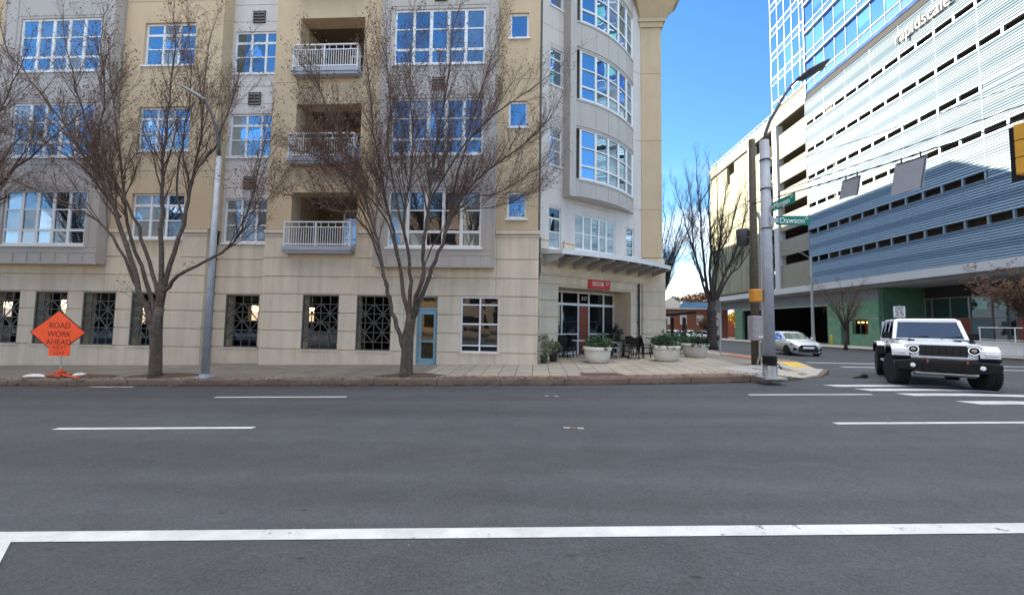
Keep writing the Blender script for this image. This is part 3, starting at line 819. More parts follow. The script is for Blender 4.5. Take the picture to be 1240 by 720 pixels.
for k in range(1, 5):
    zb = 7.06 if k == 1 else 6.62+FH*(k-1)
    zw = 4.30+FH*k; zt = 6.49+FH*k
    cb('bay_panel', zb, zw-.03, 'grey panel', CBAY)
    for zz in ((zb, zb+.06), (zw-.12, zw-.04)): cb('panel_batten', zz[0], zz[1], 'grey panel', CBAY, .025, .02)
    cb('bay_panel', zt+.02, zt+.13, 'grey panel', CBAY, .0, .05)
    cb('window_head', zt-.03, zt+.05, 'white frame', CBAY, -.03, .05, 1.75, 5.72); cb('window_sill', zw-.03, zw+.06, 'white frame', CBAY, -.02, .06, 1.75, 5.72)
    ed = [1.80, 2.62, 3.42, 4.20, 4.96, 5.68]
    mb = MB(TA); gm = {}
    mb.mi = 0
    for j, s_ in enumerate(ed):
        o = boff(s_)-.02; w = .05
        mb.box(s_-w, s_+w, -o-.01, -o+.05, zw+.061, zt-.031)
    for j, (a, b) in enumerate(zip(ed, ed[1:])):
        pa, pb = V((a+.05, -boff(a)+.05, 0)), V((b-.05, -boff(b)+.05, 0))
        for z, th in ((zw+(zt-zw)*.27, .08), (zw+(zt-zw)*.64, .05)): mb.bar(pa+V((0,-.02,z)), pb+V((0,-.02,z)), .04, th)
        for z0, z1 in ((zw+.05, zw+(zt-zw)*.27), (zw+(zt-zw)*.27, zw+(zt-zw)*.64), (zw+(zt-zw)*.64, zt)):
            gk = 'pane upper' if j < 2 else rnd.choice(['pane curtain', 'pane upper', 'pane blind', 'pane'])
            gm.setdefault(gk, []).append([pa+V((0,.01,z0)), pb+V((0,.01,z0)), pb+V((0,.01,z1)), pa+V((0,.01,z1))])
    wf = mb.build('window', M['white frame'], APT)
    for gk, L in gm.items():
        pm = MB(TA)
        for q in L: pm.quad(*q)
        pm.build('pane', M[gk], wf)
    mb = MB(TA)
    for s_ in ed: o = boff(s_); mb.box(s_-.012, s_+.012, -o-.008, -o+.002, zb+.062, zw-.122)
    mb.build('panel_joint', M['panel trim'], CBAY)
# frontal tan pier at the far right end, with the long side along the cross street
mb = MB(); mb.box(5.40, 6.42, 20.14, 20.6, 4.95, 17.0); mb.box(5.3, 6.36, 20.2, 21, 4.4, 4.95)
mb.box(5.38, 6.56, 20.10, 20.7, 18.2, ZT)
for k in range(3): mb.box(5.37, 6.44, 20.125, 20.139, 7.4+FH*k, 7.42+FH*k)
mb.build('tan_wall', M['tan stucco'], APT)
mb = MB(); mb.box(5.32, 6.52, 20.06, 20.7, 17.0, 17.25); mb.box(5.24, 6.62, 19.98, 20.7, 17.25, 17.42)
vs = [(5.36,20.10,17.42),(6.5,20.10,17.42),(6.5,20.7,17.42),(5.36,20.7,17.42),(5.0,19.5,18.3),(7.2,19.5,18.3),(7.2,20.7,18.3),(5.0,20.7,18.3)]
mb.add(vs, [(0,1,5,4),(1,2,6,5),(3,0,4,7)]); mb.box(4.9, 7.3, 19.4, 20.7, 18.3, 18.75)
mb.build('cornice', M['tan stucco'], APT)
mb = MB(); mb.box(5.48, 6.52, 20.15, 20.6, -.5, 4.9)
mb.build('base_wall', M['base stone'], APT)
mb = MB(); lv = [-.4]+CR[:-1]+[4.38]
for a, b in zip(lv, lv[1:]): mb.box(5.42, 6.55, 20.10, 20.148, a+.014, b-.014); mb.box(6.521, 6.56, 20.15, 22, a+.014, b-.014)
mb.build('stone_courses', M['cream stone'], APT)
sidew = [(21.5+4.2*i, 23.6+4.2*i, 4.7+FH*k, 6.5+FH*k) for i in range(9) for k in range(4)]
TS = Matrix(((0,-1,0,6.42),(1,0,0,0),(0,0,1,0),(0,0,0,1)))   # local x -> +Y, local y -> -X
mb = MB(TS); wall(mb, 20.62, 58, -.8, ZT, sidew, 0, .4); mb.build('tan_wall', M['tan stucco'], APT)
for i, w_ in enumerate(sidew): window(APT, *w_, 0, 3, [(w_[2]+1.3, .08)], TS, ('pane curtain', 'pane'), sill=False)
mb = MB(); mb.box(-9, 6.0, 31.2, 58, -1, ZT-.1); mb.box(-58, 0, YF+2.1, 31.2, 3.25, ZT-.1); mb.prism([(.05,15.4),(.05,31.2),(6.0,31.2),(6.0,21.0),(5.2,20.7),(.4,17.2)], 3.35, ZT-.1, 'z'); mb.prism([(2.2,19.9),(2.2,31),(6.0,31),(6.0,22)], -.3, 3.3, 'z')
mb.box(-4.9, .05, YF+.55, 31, -.6, 3.2)
mb.build('core', M['room dark'], APT)
mb = MB(); mb.box(-9.2, 6.5, 31, 58, ZT-.1, ZT+.3); mb.box(-58, .1, YF+.1, 31, ZT-.1, ZT+.3); mb.prism([(.1,15.4),(.1,31),(6.5,31),(6.5,20.7),(5.2,20.3),(.5,17)], ZT-.1, ZT+.3, 'z'); mb.build('roof', M['roof grey'], APT)
mb = MB(); mb.box(-58.4,-58.0,YF,31.4,-1,ZT); mb.box(-9.4,-9.01,31.4,58,-1,ZT); mb.box(-58,-9.4,31.2,31.5,3.2,ZT); mb.box(-9.4,6.4,58,58.3,-1,ZT); mb.build('tan_wall', M['tan stucco'], APT)

# restaurant sign (fixed sign = thing of its own)
t = thing('shop_sign', 'red restaurant sign board with white lettering over the shopfront', 'sign', AW(3.4, .06, 3.17))
mb = MB(TA); mb.box(2.74, 4.07, -.09, -.003, 3.17, 3.60); mb.build('sign_board', M['sign red'], t, bevel=.006)
text('LIBATIONS', .29, 'lettering', 'sign white', t, face(AW(3.28, .094, 3.39), AD), xs=.52)
text('317', .22, 'lettering', 'sign white', t, face(AW(3.88, .094, 3.41), AD), xs=.6)

# tall block further along the cross street (its shadow falls on the garage)
t = thing('rear_block', 'taller stone coloured block further along the side street behind the apartments', 'building', (-6, 66, 0))
mb = MB(); mb.box(-20, 6.9, 58.9, 135, -1.5, 30.0); mb.build('wall', M['pale stucco'], t)
mb = MB(); mb.box(-20.2, 7.1, 58.7, 135.2, 30.0, 30.4); mb.build('roof', M['roof grey'], t)
for k in range(8):
    mb = MB()
    for i in range(18): mb.quad((6.905,60.5+4*i,1+3.5*k),(6.905,62.8+4*i,1+3.5*k),(6.905,62.8+4*i,3+3.5*k),(6.905,60.5+4*i,3+3.5*k))
    mb.build('window', M['pane'], t)
# building on the photographer's side of the street: only seen mirrored in the windows
t = thing('opposite_building', 'plain tan brick building on the near side of the street', 'building', (-12, -24, 0))
for (x0, x1, h) in ((-46, -19, 12.0), (-18.6, 3, 15.5), (8, 30, 11)):
    mb = MB(); mb.box(x0, x1, -34, -22, -1.5, h); mb.build('wall', M['tan brick'], t)
    mb = MB(); mb.box(x0-.2, x1+.2, -34.2, -21.8, h, h+.4); mb.build('roof', M['roof grey'], t)
    for k in range(int(h/3.4)):
        mb = MB(); x = x0+1.2
        while x < x1-2: mb.quad((x,-21.99,.8+3.4*k),(x+1.6,-21.99,.8+3.4*k),(x+1.6,-21.99,2.7+3.4*k),(x,-21.99,2.7+3.4*k)); x += 2.9
        mb.build('window', M['pane deep'], t)

# ------------------------------------------------------------------ parking garage across the side street
XG = 33.0; YE = 49.1; YN = 8.0
GAR = thing('parking_garage', 'white louvred multi-storey parking garage with green tiled street level', 'parking garage', (36, 40, -.4))
GAPS = [(9.30,9.98), (12.64,13.30), (15.86,16.44), (19.28,19.86), (22.60,23.18), (25.95,26.52)]
BANDS = [(6.70,9.30)]+[(GAPS[i][1], GAPS[i+1][0]) for i in range(5)]+[(26.52,29.25)]
def slats(z0, z1, y0, y1):
    mb = MB(); n = max(3, int((z1-z0)/.2)); p = (z1-z0)/n
    mb.box(XG+.06, XG+.12, y0, y1, z0+.02, z1-.02)
    for i in range(n):
        z = z0+p*i; mb.mi = 1 if .28 < i/n < .52 or i/n > .80 else 0
        mb.prism([(XG-.035,z+.02),(XG-.005,z+.004),(XG+.055,z+.004),(XG+.055,z+p-.012),(XG+.03,z+p-.012)], y0, y1, 'y')
    return mb
# prism with ax='y' takes (x, z) pairs
for z0, z1 in BANDS: slats(z0, z1, YN, YE).build('louvre_band', [M['garage white'], M['garage screen']], GAR)
for i in (1, 3):
    slats(GAPS[i][0]-.0, GAPS[i][1], YN, 30.2).build('louvre_band', [M['garage white'], M['garage screen']], GAR)
proto = None
for i, (a, b) in enumerate(GAPS):
    y = 47.65
    while y > 20:
        if not (i in (1, 3) and y < 30.3):
            if proto is None:
                mb = MB(); mb.box(XG+.0, XG+.16, 47.65-.07, 47.65+.07, a-.10, a+.80); proto = mb.build('gap_post', M['garage white'], GAR)
            else:
                c = proto.copy(); COL.objects.link(c); c.parent = GAR; c.location = (0, y-47.65, a-GAPS[0][0])
        y -= 1.57
mb = MB()
for a, b in GAPS: mb.box(XG-.04, XG+.2, YN, YE, b-.03, b+.03); mb.box(XG-.05, XG+.2, YN, YE, a-.05, a)
mb.build('gap_ledge', M['garage white'], GAR)
mb = MB()   # vertical panel joints
y = YE-3.1
while y > 12:
    for z0, z1 in BANDS: mb.box(XG-.037, XG-.03, y-.006, y+.006, z0, z1)
    y -= 3.14
mb.build('panel_joint', M['garage white'], GAR)
mb = MB(); mb.box(XG-.08, XG+.3, YN, 75, 5.93, 6.66); mb.build('fascia', M['fascia white'], GAR)
mb = MB(); mb.box(XG-.03, XG+.02, YE+.0, YE+.09, 6.66, 29.3); mb.build('corner_trim', M['garage grey'], GAR)
mb = MB(); mb.box(XG-.02, XG+.5, YN, YE, 29.27, 29.95); mb.build('roof_edge', M['garage deep'], GAR)
mb = MB()
for a, b in GAPS: mb.box(XG+.3, 60, YN, 76, a-.75, a-.45)
mb.box(XG+.3, 60, YN, 76, 29.3, 29.6); mb.box(XG+1.9, XG+2.2, YN, YE-.5, 6.7, 29.2); mb.box(45, 45.3, YE, 74, 6, 31)
mb.box(XG+.3, 60, YN, 76, 5.95, 6.25)
mb.build('deck', M['garage inside'], GAR)
# concrete end section
mb = MB(); mb2 = MB()
lv = [(6.68,8.05,9.85),(11.05,13.1),(14.3,16.4),(17.6,19.9),(20.9,23.2),(24.3,26.4)]
for z0, z1 in ((6.7,9.75),(11.0,13.1),(14.35,16.5),(17.7,19.85),(21.0,23.2),(24.3,27.6)):
    mb.box(XG+.2, XG+.5, YE+.1, 55.0, z0, z1)
for z0, z1 in ((6.7,9.75),(11.0,13.1),(14.35,16.5),(17.7,19.85),(21.0,23.2),(24.3,27.2)):
    mb.box(XG+.2, XG+.5, 57.0, 76, z0, z1)
mb.box(XG+.1, XG+.6, YE+.1, 76, 29.2, 31.0)
mb.build('spandrel', M['garage concrete'], GAR)
mb.v, mb.f = [], []
for y in (55.0, 61.4): mb2.box(XG-.05, XG+.9, y, y+.9, 6.68, 29.19)
mb2.build('fin', M['fascia white'], GAR)
mb = MB()
for y0, y1 in ((58.2,61.3),(62.4,66.2),(68.6,72.2),(72.6,75.2)): mb.box(XG-.12, XG+.18, y0, y1, 7.0, 28.6 if y0 > 62 else 27.0)
for y0, y1 in ((66.25,68.55),): mb.box(XG-.06, XG+.18, y0, y1, 7.0, 25.6)
mb.build('wall_panel', M['garage panel'], GAR)
for y in (63.0, 64.6, 69.4, 70.9):
    mb = MB(); mb.box(XG-.16, XG-.125, y-.05, y+.05, 7.2, 28.4); mb.build('panel_rib', M['garage concrete'], GAR)
mb = MB(); mb.box(XG+.6, XG+.64, YE+.2, 76, 31.85, 31.9); mb.box(XG+.6, XG+.63, YE+.2, 76, 31.4, 31.43)
y = YE+.3
while y < 76: mb.box(XG+.595, XG+.645, y, y+.05, 31.0, 31.9); y += 1.2
mb.build('roof_railing', M['white rail'], GAR)
# street level
XS_ = 33.9
mb = MB(); mb.box(XG+.3, 46, YN, 76, 5.6, 5.92); mb.build('soffit', M['garage grey'], GAR)
mb = MB(); wall(mb, 41.0, 75.0, 4.45, 5.59, [], 0, .3); 
mb = MB(); mb.box(XS_, XS_+.3, 41.0, 75, 4.45, 5.59); mb.build('concrete_band', M['garage grey'], GAR)
TG = Matrix(((0,-1,0,XS_),(1,0,0,0),(0,0,1,0),(0,0,0,1)))
TG = Matrix(((0,1,0,XS_),(1,0,0,0),(0,0,1,0),(0,0,0,1)))   # local x -> +Y, local y -> +X
mb = MB(TG); wall(mb, 41.0, 69.0, -1.3, 4.44, [(47.85,66.6,-1.3,4.1),(42.3,44.3,.95,2.5),(44.7,45.9,-1.3,2.35)], 0, .35)
mb.build('tiled_wall', M['green tile'], GAR)
mb = MB(TG); mb.box(41, 47.8, -.02, -.002, 2.58, 2.64); mb.box(47.85, 66.6, -.05, -.001, 4.1, 4.25); mb.build('tile_trim', M['panel trim'], GAR)
mb = MB(); mb.box(XS_+.2, 46, 40.7, 40.99, -1.3, 5.59); mb.build('tiled_wall', M['green tile dark'], GAR)
mb = MB(); mb.box(XS_+.36, XS_+.4, 44.5, 46.1, -1.2, 2.5); mb.box(46, 46.2, 46.5, 69, -1.3, 5.6); mb.box(XS_+.36, 46, 47.3, 47.6, -1.3, 5.6); mb.box(XS_+.36, 46, 67.7, 67.9, -1.3, 5.6)
mb.build('entrance_wall', M['garage deep'], GAR)
mb = MB(TG)
for a, b in ((42.3,42.38),(44.22,44.3),(43.25,43.35)): mb.box(a, b, .05, .12, .95, 2.5)
mb.box(42.38, 44.22, .05, .12, 2.42, 2.5); mb.box(42.38, 44.22, .05, .12, .95, 1.02)
lw = mb.build('lit_window', M['dark metal'], GAR)
mb = MB(TG); mb.box(42.2, 44.4, 1.4, 1.45, .8, 2.6); mb.build('interior', M['coral panel'], lw)
for a in (42.75, 43.85):
    mb = MB(TG); mb.box(a-.35, a+.35, .5, .62, 2.12, 2.30); mb.build('lamp', M['lamp glow'], lw)
mb = MB(); mb.box(38.0, 38.1, YN, 40.69, 4.55, 5.59); mb.build('glazing_header', M['garage deep'], GAR)
ys = [40.65]+[40.03-1.66*i for i in range(19)]
for i, (b, a) in enumerate(zip(ys, ys[1:])):
    mb = MB(); mb.box(37.96, 38.06, a-.04, a+.04, -.6, 4.55); mb.box(37.97, 38.05, a+.041, b-.041, 4.45, 4.55); mb.box(37.97, 38.05, a+.041, b-.041, 2.60, 2.66)
    f = mb.build('glazing', M['garage grey'], GAR)
    mb = MB(); mb.quad((38.02,a,2.6),(38.02,b,2.6),(38.02,b,4.5),(38.02,a,4.5))
    if i % 3 == 1 or i == 0: mb.quad((38.02,a,-.6),(38.02,b,-.6),(38.02,b,2.62),(38.02,a,2.62))
    mb.build('pane', M['pane shade'], f)
    if i % 3 != 1 and i:
        mb = MB(); mb.quad((38.02,a,-.6),(38.02,b,-.6),(38.02,b,2.62),(38.02,a,2.62)); mb.build('colour_panel', M['coral panel' if i % 3 == 2 else 'blue panel'], f)
# terrace parapet and railing in front of the glazing
t = thing('terrace_parapet', 'white terrace parapet with pipe railing in front of the garage glazing', 'railing', (32, 24, gz(32, 24)))
mb = MB(); mb.box(31.9, 32.15, YN, 30.6, -.6, .78); mb.box(31.85, 32.2, YN, 30.65, .781, .84); mb.build('parapet', M['tile white'], t)
mb = MB(); mb.tube([(32.02,YN,1.78),(32.02,30.5,1.78)], .035, 8)
mb.tube([(32.02,YN,.95),(32.02,30.5,.95)], .02, 6)
mb.build('handrail', M['white rail'], t)
y = 30.4; 
while y > 12:
    mb = MB(); mb.tube([(32.02,y,.84),(32.02,y,1.78)], .035, 8); mb.build('post', M['white rail'], t); y -= 2.1

# sign letters on the garage
t = thing('wall_lettering', 'row of small standoff letters high on the white louvred garage', 'sign', (XG-.12, 34.5, 27.6))
text('rapidscale', 1.65, 'lettering', 'panel trim', t, face((XG-.16, 34.35, 28.0), (0,-1,0)), ext=.05, xs=.75)

# glass office tower on top
TW = thing('office_tower', 'blue glass curtain wall office tower rising above the white parking garage', 'office tower', (45, 38, 29.7))
XT = XG-.02
ZB = 29.64
mb = MB(); mb.box(XG+.5, 70, YN, YE+7.4, 31.1, 63); mb.build('core', M['vent dark'], TW)
def cwall(x, y0, y1, floors, w, first, shade):
    n = int(round((y1-y0)/w)); w = (y1-y0)/n
    for k in range(floors):
        z = first+3.62*k
        mb = MB(); 
        mb.quad((x,y0,z-.95),(x,y1,z-.95),(x,y1,z),(x,y0,z)); mb.build('spandrel', M['tower spandrel'], TW)
        g = {}
        run = 'tower blue'
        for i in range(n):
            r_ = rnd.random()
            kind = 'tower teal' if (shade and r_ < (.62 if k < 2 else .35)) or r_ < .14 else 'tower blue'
            a, b = y0+w*i, y0+w*(i+1)
            zc = z+2.67
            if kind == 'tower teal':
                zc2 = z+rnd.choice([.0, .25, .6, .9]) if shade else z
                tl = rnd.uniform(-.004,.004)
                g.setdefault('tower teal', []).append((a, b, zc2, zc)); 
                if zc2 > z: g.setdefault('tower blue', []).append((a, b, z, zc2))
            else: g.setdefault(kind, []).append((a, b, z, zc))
        bandp = None
        for kk, L in g.items():
            mb = MB()
            for a, b, c, d in L:
                t1, t2 = rnd.uniform(-.006,.006), rnd.uniform(-.006,.006)
                mb.quad((x+t1,a,c),(x-t1,b,c),(x+t2,b,d),(x-t2,a,d))
            mb.build('glass_band', M[kk], TW)
        mb = MB(); mb.box(x-.08, x+.03, y0, y1, z-.05, z+.05); mb.box(x-.05, x+.03, y0, y1, z-.98, z-.94)
        if shade: mb.box(x-.28, x+.03, y0, y1, z+2.5, z+2.66)
        for i in range(n+1): mb.box(x-.04, x+.03, y0+w*i-.02, y0+w*i+.02, z-.93, z+2.5)
        mb.build('mullion', M['zinc metal'] if not shade else M['grey metal'], TW)
cwall(XT, YN, YE-.3, 7, 1.57, 31.35, True)
cwall(XG+.45, YE-.2, YE+7.3, 7, 1.5, 32.9, False)
mb = MB(); mb.box(XT-.1, XT+.5, YE-.32, YE-.18, ZB, 57); mb.box(XG+.4, XG+.6, YE+7.28, YE+7.42, 31.0, 57); mb.build('corner_mullion', M['fascia white'], TW)
mb = MB(); mb.box(XT-.06, XT+.5, YN, YE-.2, 29.96, 30.38); mb.build('sill_band', M['tower spandrel'], TW)
for k in range(8):
    z = 32.9+3.62*k
    mb = MB(); mb.quad((XG+.45,YE+7.3,z-.95),(70,YE+7.3,z-.95),(70,YE+7.3,z+2.67),(XG+.45,YE+7.3,z+2.67)); mb.build('glass_band', M['tower blue'], TW)

# ------------------------------------------------------------------ street furniture
def lamp_head(mb, p, d, L=.72, w=.30):
    """cobra style flat lamp head starting at p pointing along d"""
    p = V(p); d = V(d).normalized(); sd = d.cross(V((0,0,1))).normalized(); up = sd.cross(d)
    prof = [(0,.07,.05),(.12,.11,.07),(.3,w*.48,.085),(.6,w*.5,.07),(.92,w*.46,.05),(1,w*.3,.035)]
    vs = []
    for t, hw, hh in prof:
        c = p+d*(L*t)
        for j in range(10):
            a = 2*math.pi*j/10; vs.append(c+sd*(hw*math.cos(a))+up*(hh*max(-.35, math.sin(a))))
    n = 10; k = len(prof)
    mb.add(vs, [(i*n+j, i*n+(j+1)%n, (i+1)*n+(j+1)%n, (i+1)*n+j) for i in range(k-1) for j in range(n)]+[tuple(range(n-1,-1,-1)), tuple(range((k-1)*n, k*n))])
# left street lamp
b = V((-9.80, 11.52, top(-9.8, 11.52)))
t = thing('street_lamp', 'tall tapered grey street lamp standing at the kerb left of the balconies', 'street lamp', b)
mb = MB(); mb.sm = True; mb.tube([b, b+V((0,0,6.78))], [.108,.075], 14); mb.build('pole', M['grey metal'], t)
mb = MB(); mb.box(b.x-.17, b.x+.17, b.y-.17, b.y+.17, b.z, b.z+.03); mb.tube([b+V((0,0,.03)), b+V((0,0,.12))], [.15,.13], 14)
for i, j in ((-1,-1),(1,-1),(1,1),(-1,1)): mb.tube([b+V((.13*i,.13*j,.03)), b+V((.13*i,.13*j,.075))], .018, 6)
mb.build('base_plate', M['grey metal'], t)
mb = MB(); mb.sm = True
q = b+V((0,0,6.75)); mb.tube([q, q+V((-.02,0,.35)), q+V((-.12,0,.85)), q+V((-.32,0,1.35)), q+V((-.52,0,1.75)), q+V((-.62,0,1.88))], [.045,.042,.04,.038,.036,.036], 8)
mb.build('arm', M['dark metal'], t)
mb = MB(); mb.sm = True; lamp_head(mb, q+V((-.58,0,1.84)), (-.62,0,.36), .86, .62); mb.build('lamp_head', M['cabinet grey'], t)
# right signal pole with a lamp arm
b = V((6.63, 11.6, zs(6.63, 11.6)))
POLE = thing('lamp_post', 'thick pale grey corner pole carrying a curved lamp arm and street name signs', 'street lamp', b)
mb = MB(); mb.sm = True; mb.tube([b+V((0,0,.02)), b+V((-.01,0,6.80))], [.145,.122], 18); mb.build('pole', M['grey metal'], POLE)
mb = MB(); mb.tube([b, b+V((0,0,.34))], [.185,.18], 16); mb.box(b.x-.3, b.x+.3, b.y-.3, b.y+.3, b.z-.01, b.z+.035)
for i, j in ((-1,-1),(1,-1),(1,1),(-1,1)): mb.tube([b+V((.24*i,.24*j,.03)), b+V((.24*i,.24*j,.11))], .025, 6)
mb.build('base_plate', M['zinc metal'], POLE)
mb = MB()
for i in range(9):
    z = b.z+.36+.028*i; mb.tube([(b.x,b.y,z),(b.x,b.y,z+.03)], .176+.014*math.sin(i*2.1), 16)
mb.add([(b.x-.17,b.y-.08,b.z+.42),(b.x-.15,b.y-.12,b.z+.40),(b.x-.26,b.y-.16,b.z+.26),(b.x-.22,b.y-.1,b.z+.25)], [(0,1,2,3)]); mb.add([(b.x+.17,b.y-.08,b.z+.42),(b.x+.15,b.y-.12,b.z+.40),(b.x+.27,b.y-.13,b.z+.27),(b.x+.22,b.y-.1,b.z+.25)], [(0,1,2,3)])
mb.build('wrapping', M['black metal'], POLE)
mb = MB()
for z in (4.2, 5.35, 6.2): mb.tube([(b.x,b.y,b.z+z),(b.x,b.y,b.z+z+.04)], .146, 16)
mb.build('band_clamp', M['dark metal'], POLE)
mb = MB(); mb.sm = True; q = b+V((0,0,6.76))
mb.tube([q+V((0,0,0)), q+V((.03,0,.25)), q+V((.16,0,.62)), q+V((.36,0,.98)), q+V((.56,0,1.35)), q+V((.80,0,1.70)), q+V((1.0,0,1.88))], [.05,.048,.046,.044,.042,.04,.04], 8)
mb.build('arm', M['dark metal'], POLE)
mb = MB(); mb.sm = True; lamp_head(mb, q+V((.95,0,1.84)), (.62,-.15,.32), .85, .64); mb.build('lamp_head', M['dark metal'], POLE)
def street_sign(name, label, p0, d, L, h, word, pre, suf, z):
    d = V(d).normalized(); n = d.cross(V((0,0,1))); p0 = V(p0); c = p0+d*(L/2); c.z = z
    t = thing(name, label, 'street sign', (p0.x, p0.y, z))
    mb = MB(); mb.add([c+d*(sx*L/2)+n*(sn*.012)+V((0,0,sz*h/2)) for sn in (1,-1) for sx, sz in ((-1,-1),(1,-1),(1,1),(-1,1))], [(0,1,2,3),(7,6,5,4),(0,4,5,1),(1,5,6,2),(2,6,7,3),(3,7,4,0)])
    mb.build('sign_plate', M['sign green'], t)
    mb = MB(); mb.bar(p0-d*.12+V((0,0,0)), p0+d*.06, .05, h*.55); mb.bar(p0-d*.16, p0-d*.1, .08, .22); mb.build('bracket', M['zinc metal'], t)
    f = n
    text(word, h*.86, 'lettering', 'sign white', t, face(c+d*(-.03*L)+f*.015+V((0,0,-.01)), d), xs=.92)
    text(pre, h*.42, 'lettering', 'sign white', t, face(c+d*(-L*.45)+f*.015, d)); text(suf, h*.36, 'lettering', 'sign white', t, face(c+d*(L*.40)+f*.015+V((0,0,.05)), d))
street_sign('street_sign', 'green street sign reading Dawson St facing the road', (6.80,11.45,4.58), (1,0,0), .93, .26, 'Dawson', 'S', 'ST', 4.58)
street_sign('street_sign', 'green street sign reading Morgan St seen at a slant above the other', (6.70,11.46,4.93), (.06,-1,0), .93, .26, 'Morgan', 'W', 'ST', 4.95)
# pedestrian signal (back) and diamond sign edge on
t = thing('pedestrian_signal', 'yellow pedestrian signal housing on the left side of the grey corner pole', 'traffic signal', (6.33, 11.62, 2.25))
mb = MB(); mb.box(6.17, 6.43, 11.53, 11.74, 2.28, 2.64); mb.build('housing', M['ped yellow'], t, bevel=.025)
mb = MB(); mb.prism([(11.741,2.64),(11.86,2.60),(11.86,2.57),(11.741,2.61)], 6.19, 6.41, 'x'); mb.box(6.20,6.40,11.518,11.529,2.31,2.61); mb.build('visor', M['ped yellow'], t)
mb = MB(); mb.bar((6.40,11.64,2.60),(6.60,11.62,2.60),.05); mb.bar((6.40,11.64,2.32),(6.60,11.62,2.32),.05); mb.build('bracket', M['ped yellow'], t)
t = thing('diamond_sign', 'dark diamond warning sign seen nearly edge on behind the grey corner pole', 'sign', (6.80, 11.78, 2.05))
u_ = V((.34,.94,0)); c = V((6.90,12.0,2.62)); mb = MB(); nn = V((.94,-.34,0)); r_ = .46
mb.add([c+nn*(k*.008)+q for k in (1,-1) for q in (V((0,0,-r_)), u_*r_, V((0,0,r_)), -u_*r_)], [(0,1,2,3),(7,6,5,4),(0,4,5,1),(1,5,6,2),(2,6,7,3),(3,7,4,0)]); mb.build('sign_plate', M['dark metal'], t)
mb = MB(); mb.bar((6.72,11.62,2.62),(6.9,11.98,2.62),.05,.08); mb.build('bracket', M['zinc metal'], t)
# wooden utility pole with conduit and cabinet
b = V((7.98, 14.8, zs(7.98, 14.8)))
t = thing('utility_pole', 'dark wooden utility pole behind the grey corner pole', 'utility pole', b)
mb = MB(); mb.sm = True; mb.tube([b-V((0,0,.1)), b+V((.0,0,4)), b+V((.02,0,8.25))], [.15,.135,.11], 12); mb.build('pole', M['wood pole'], t)
mb = MB(); mb.tube([b+V((.22,-.08,.1)), b+V((.22,-.08,5.2)), b+V((.14,-.06,5.5))], .05, 8); mb.build('conduit', M['zinc metal'], t)
mb = MB(); mb.sm = True; mb.lathe([(.02,-.6),(.2,-.55),(.22,0),(.2,.05),(.02,.08)], b+V((-.25,.25,4.9)), 14); mb.bar(b+V((-.25,.1,4.6)), b+V((0,0,4.6)), .06); mb.build('transformer', M['dark metal'], t)
t = thing('control_cabinet', 'weathered grey signal control cabinet strapped to the wooden pole', 'cabinet', b+V((0,-.3,.9)))
mb = MB(); mb.box(7.62, 8.30, 14.28, 14.63, 1.10, 1.96); mb.build('cabinet', M['cabinet grey'], t, bevel=.015)
mb = MB(); mb.box(7.66, 8.26, 14.262, 14.278, 1.14, 1.92); mb.build('door', M['cabinet grey'], t, bevel=.005)
mb = MB()
for i in range(5): mb.box(7.80+.085*i, 7.86+.085*i, 14.255, 14.261, 1.19, 1.27)
mb.build('sticker', M['tile white'], t)
mb = MB(); mb.tube([(8.08,14.5,1.1),(8.08,14.5,.75),(8.14,14.6,.5),(8.14,14.62,.28)], .035, 8); mb.tube([(7.95,14.5,1.1),(7.95,14.5,.6),(7.92,14.6,.28)], .03, 8); mb.build('conduit', M['zinc metal'], t)
# overhead wires
def cable(name, label, a, b, sag, r_=.012):
    mb = MB(); a, b = V(a), V(b)
    mb.tube([a.lerp(b, i/16)-V((0,0,sag*4*(i/16)*(1-i/16))) for i in range(17)], r_, 5)
    return tag(mb.build(name, M['cable'], None), label, 'cable')
wa, wb = V((7.95, 14.7, 6.05)), V((12.2, .6, 6.25))
cable('span_wire', 'thick span wire carrying the hanging signs and signal over the street', wa, wb, .28, .02)
cable('span_wire', 'second slack wire just above the one holding the hanging signs', wa+V((0,0,.12)), wb+V((0,0,.25)), .16, .012)
cable('overhead_cable', 'thin upper cable running to the upper right from the wooden pole', (8.0,14.7,7.2), (16.5,3.6,8.6), .3, .009)
cable('overhead_cable', 'thin cable from the wooden pole down towards the bare tree by the bus shelter', (8.0,14.8,5.6), (7.0,45,4.6), .4, .014)
cable('overhead_cable', 'thinner second cable strung beyond the bare tree by the shelter', (8.0,14.8,6.3), (9.5,60,5.6), .4, .012)
def wire(k):
    q = wa.lerp(wb, k); return q-V((0,0,.28*4*k*(1-k)))
def hang_sign(label, k, w, h, rake):
    q = wire(k); d = (wb-wa); d.z = 0; d.normalize()
    t = thing('hanging_sign', label, 'sign', q-V((0,0,h)))
    mb = MB(); n = V((d.y,-d.x,0)); c = q-V((0,0,.09))
    u2 = (V((0,0,-1))+n*rake).normalized(); nn = d.cross(u2)
    mb.add([c+d*(sx*w/2)+u2*(hz*h)+nn*(k2*.006) for k2 in (1,-1) for sx, hz in ((-1,0),(1,0),(1,1),(-1,1))], [(0,1,2,3),(7,6,5,4),(0,4,5,1),(1,5,6,2),(2,6,7,3),(3,7,4,0)]); mb.build('sign_plate', M['sign back'], t, bevel=.002)
    mb = MB()
    for sx in (-.3, .3): mb.bar(c+d*(sx*w)+V((0,0,.12)), c+d*(sx*w)-V((0,0,.05)), .025)
    mb.bar(c-d*(w*.42)-V((0,0,.02))-nn*.012, c+d*(w*.42)-V((0,0,.02))-nn*.012, .03); mb.bar(c+d*(w*.46)-nn*.012, c+d*(w*.46)+u2*h-nn*.012, .018)
    mb.build('hanger', M['dark metal'], t)
hang_sign('smaller grey back of a sign hanging from the span wire nearest the pole', .228, .50, .58, .25)
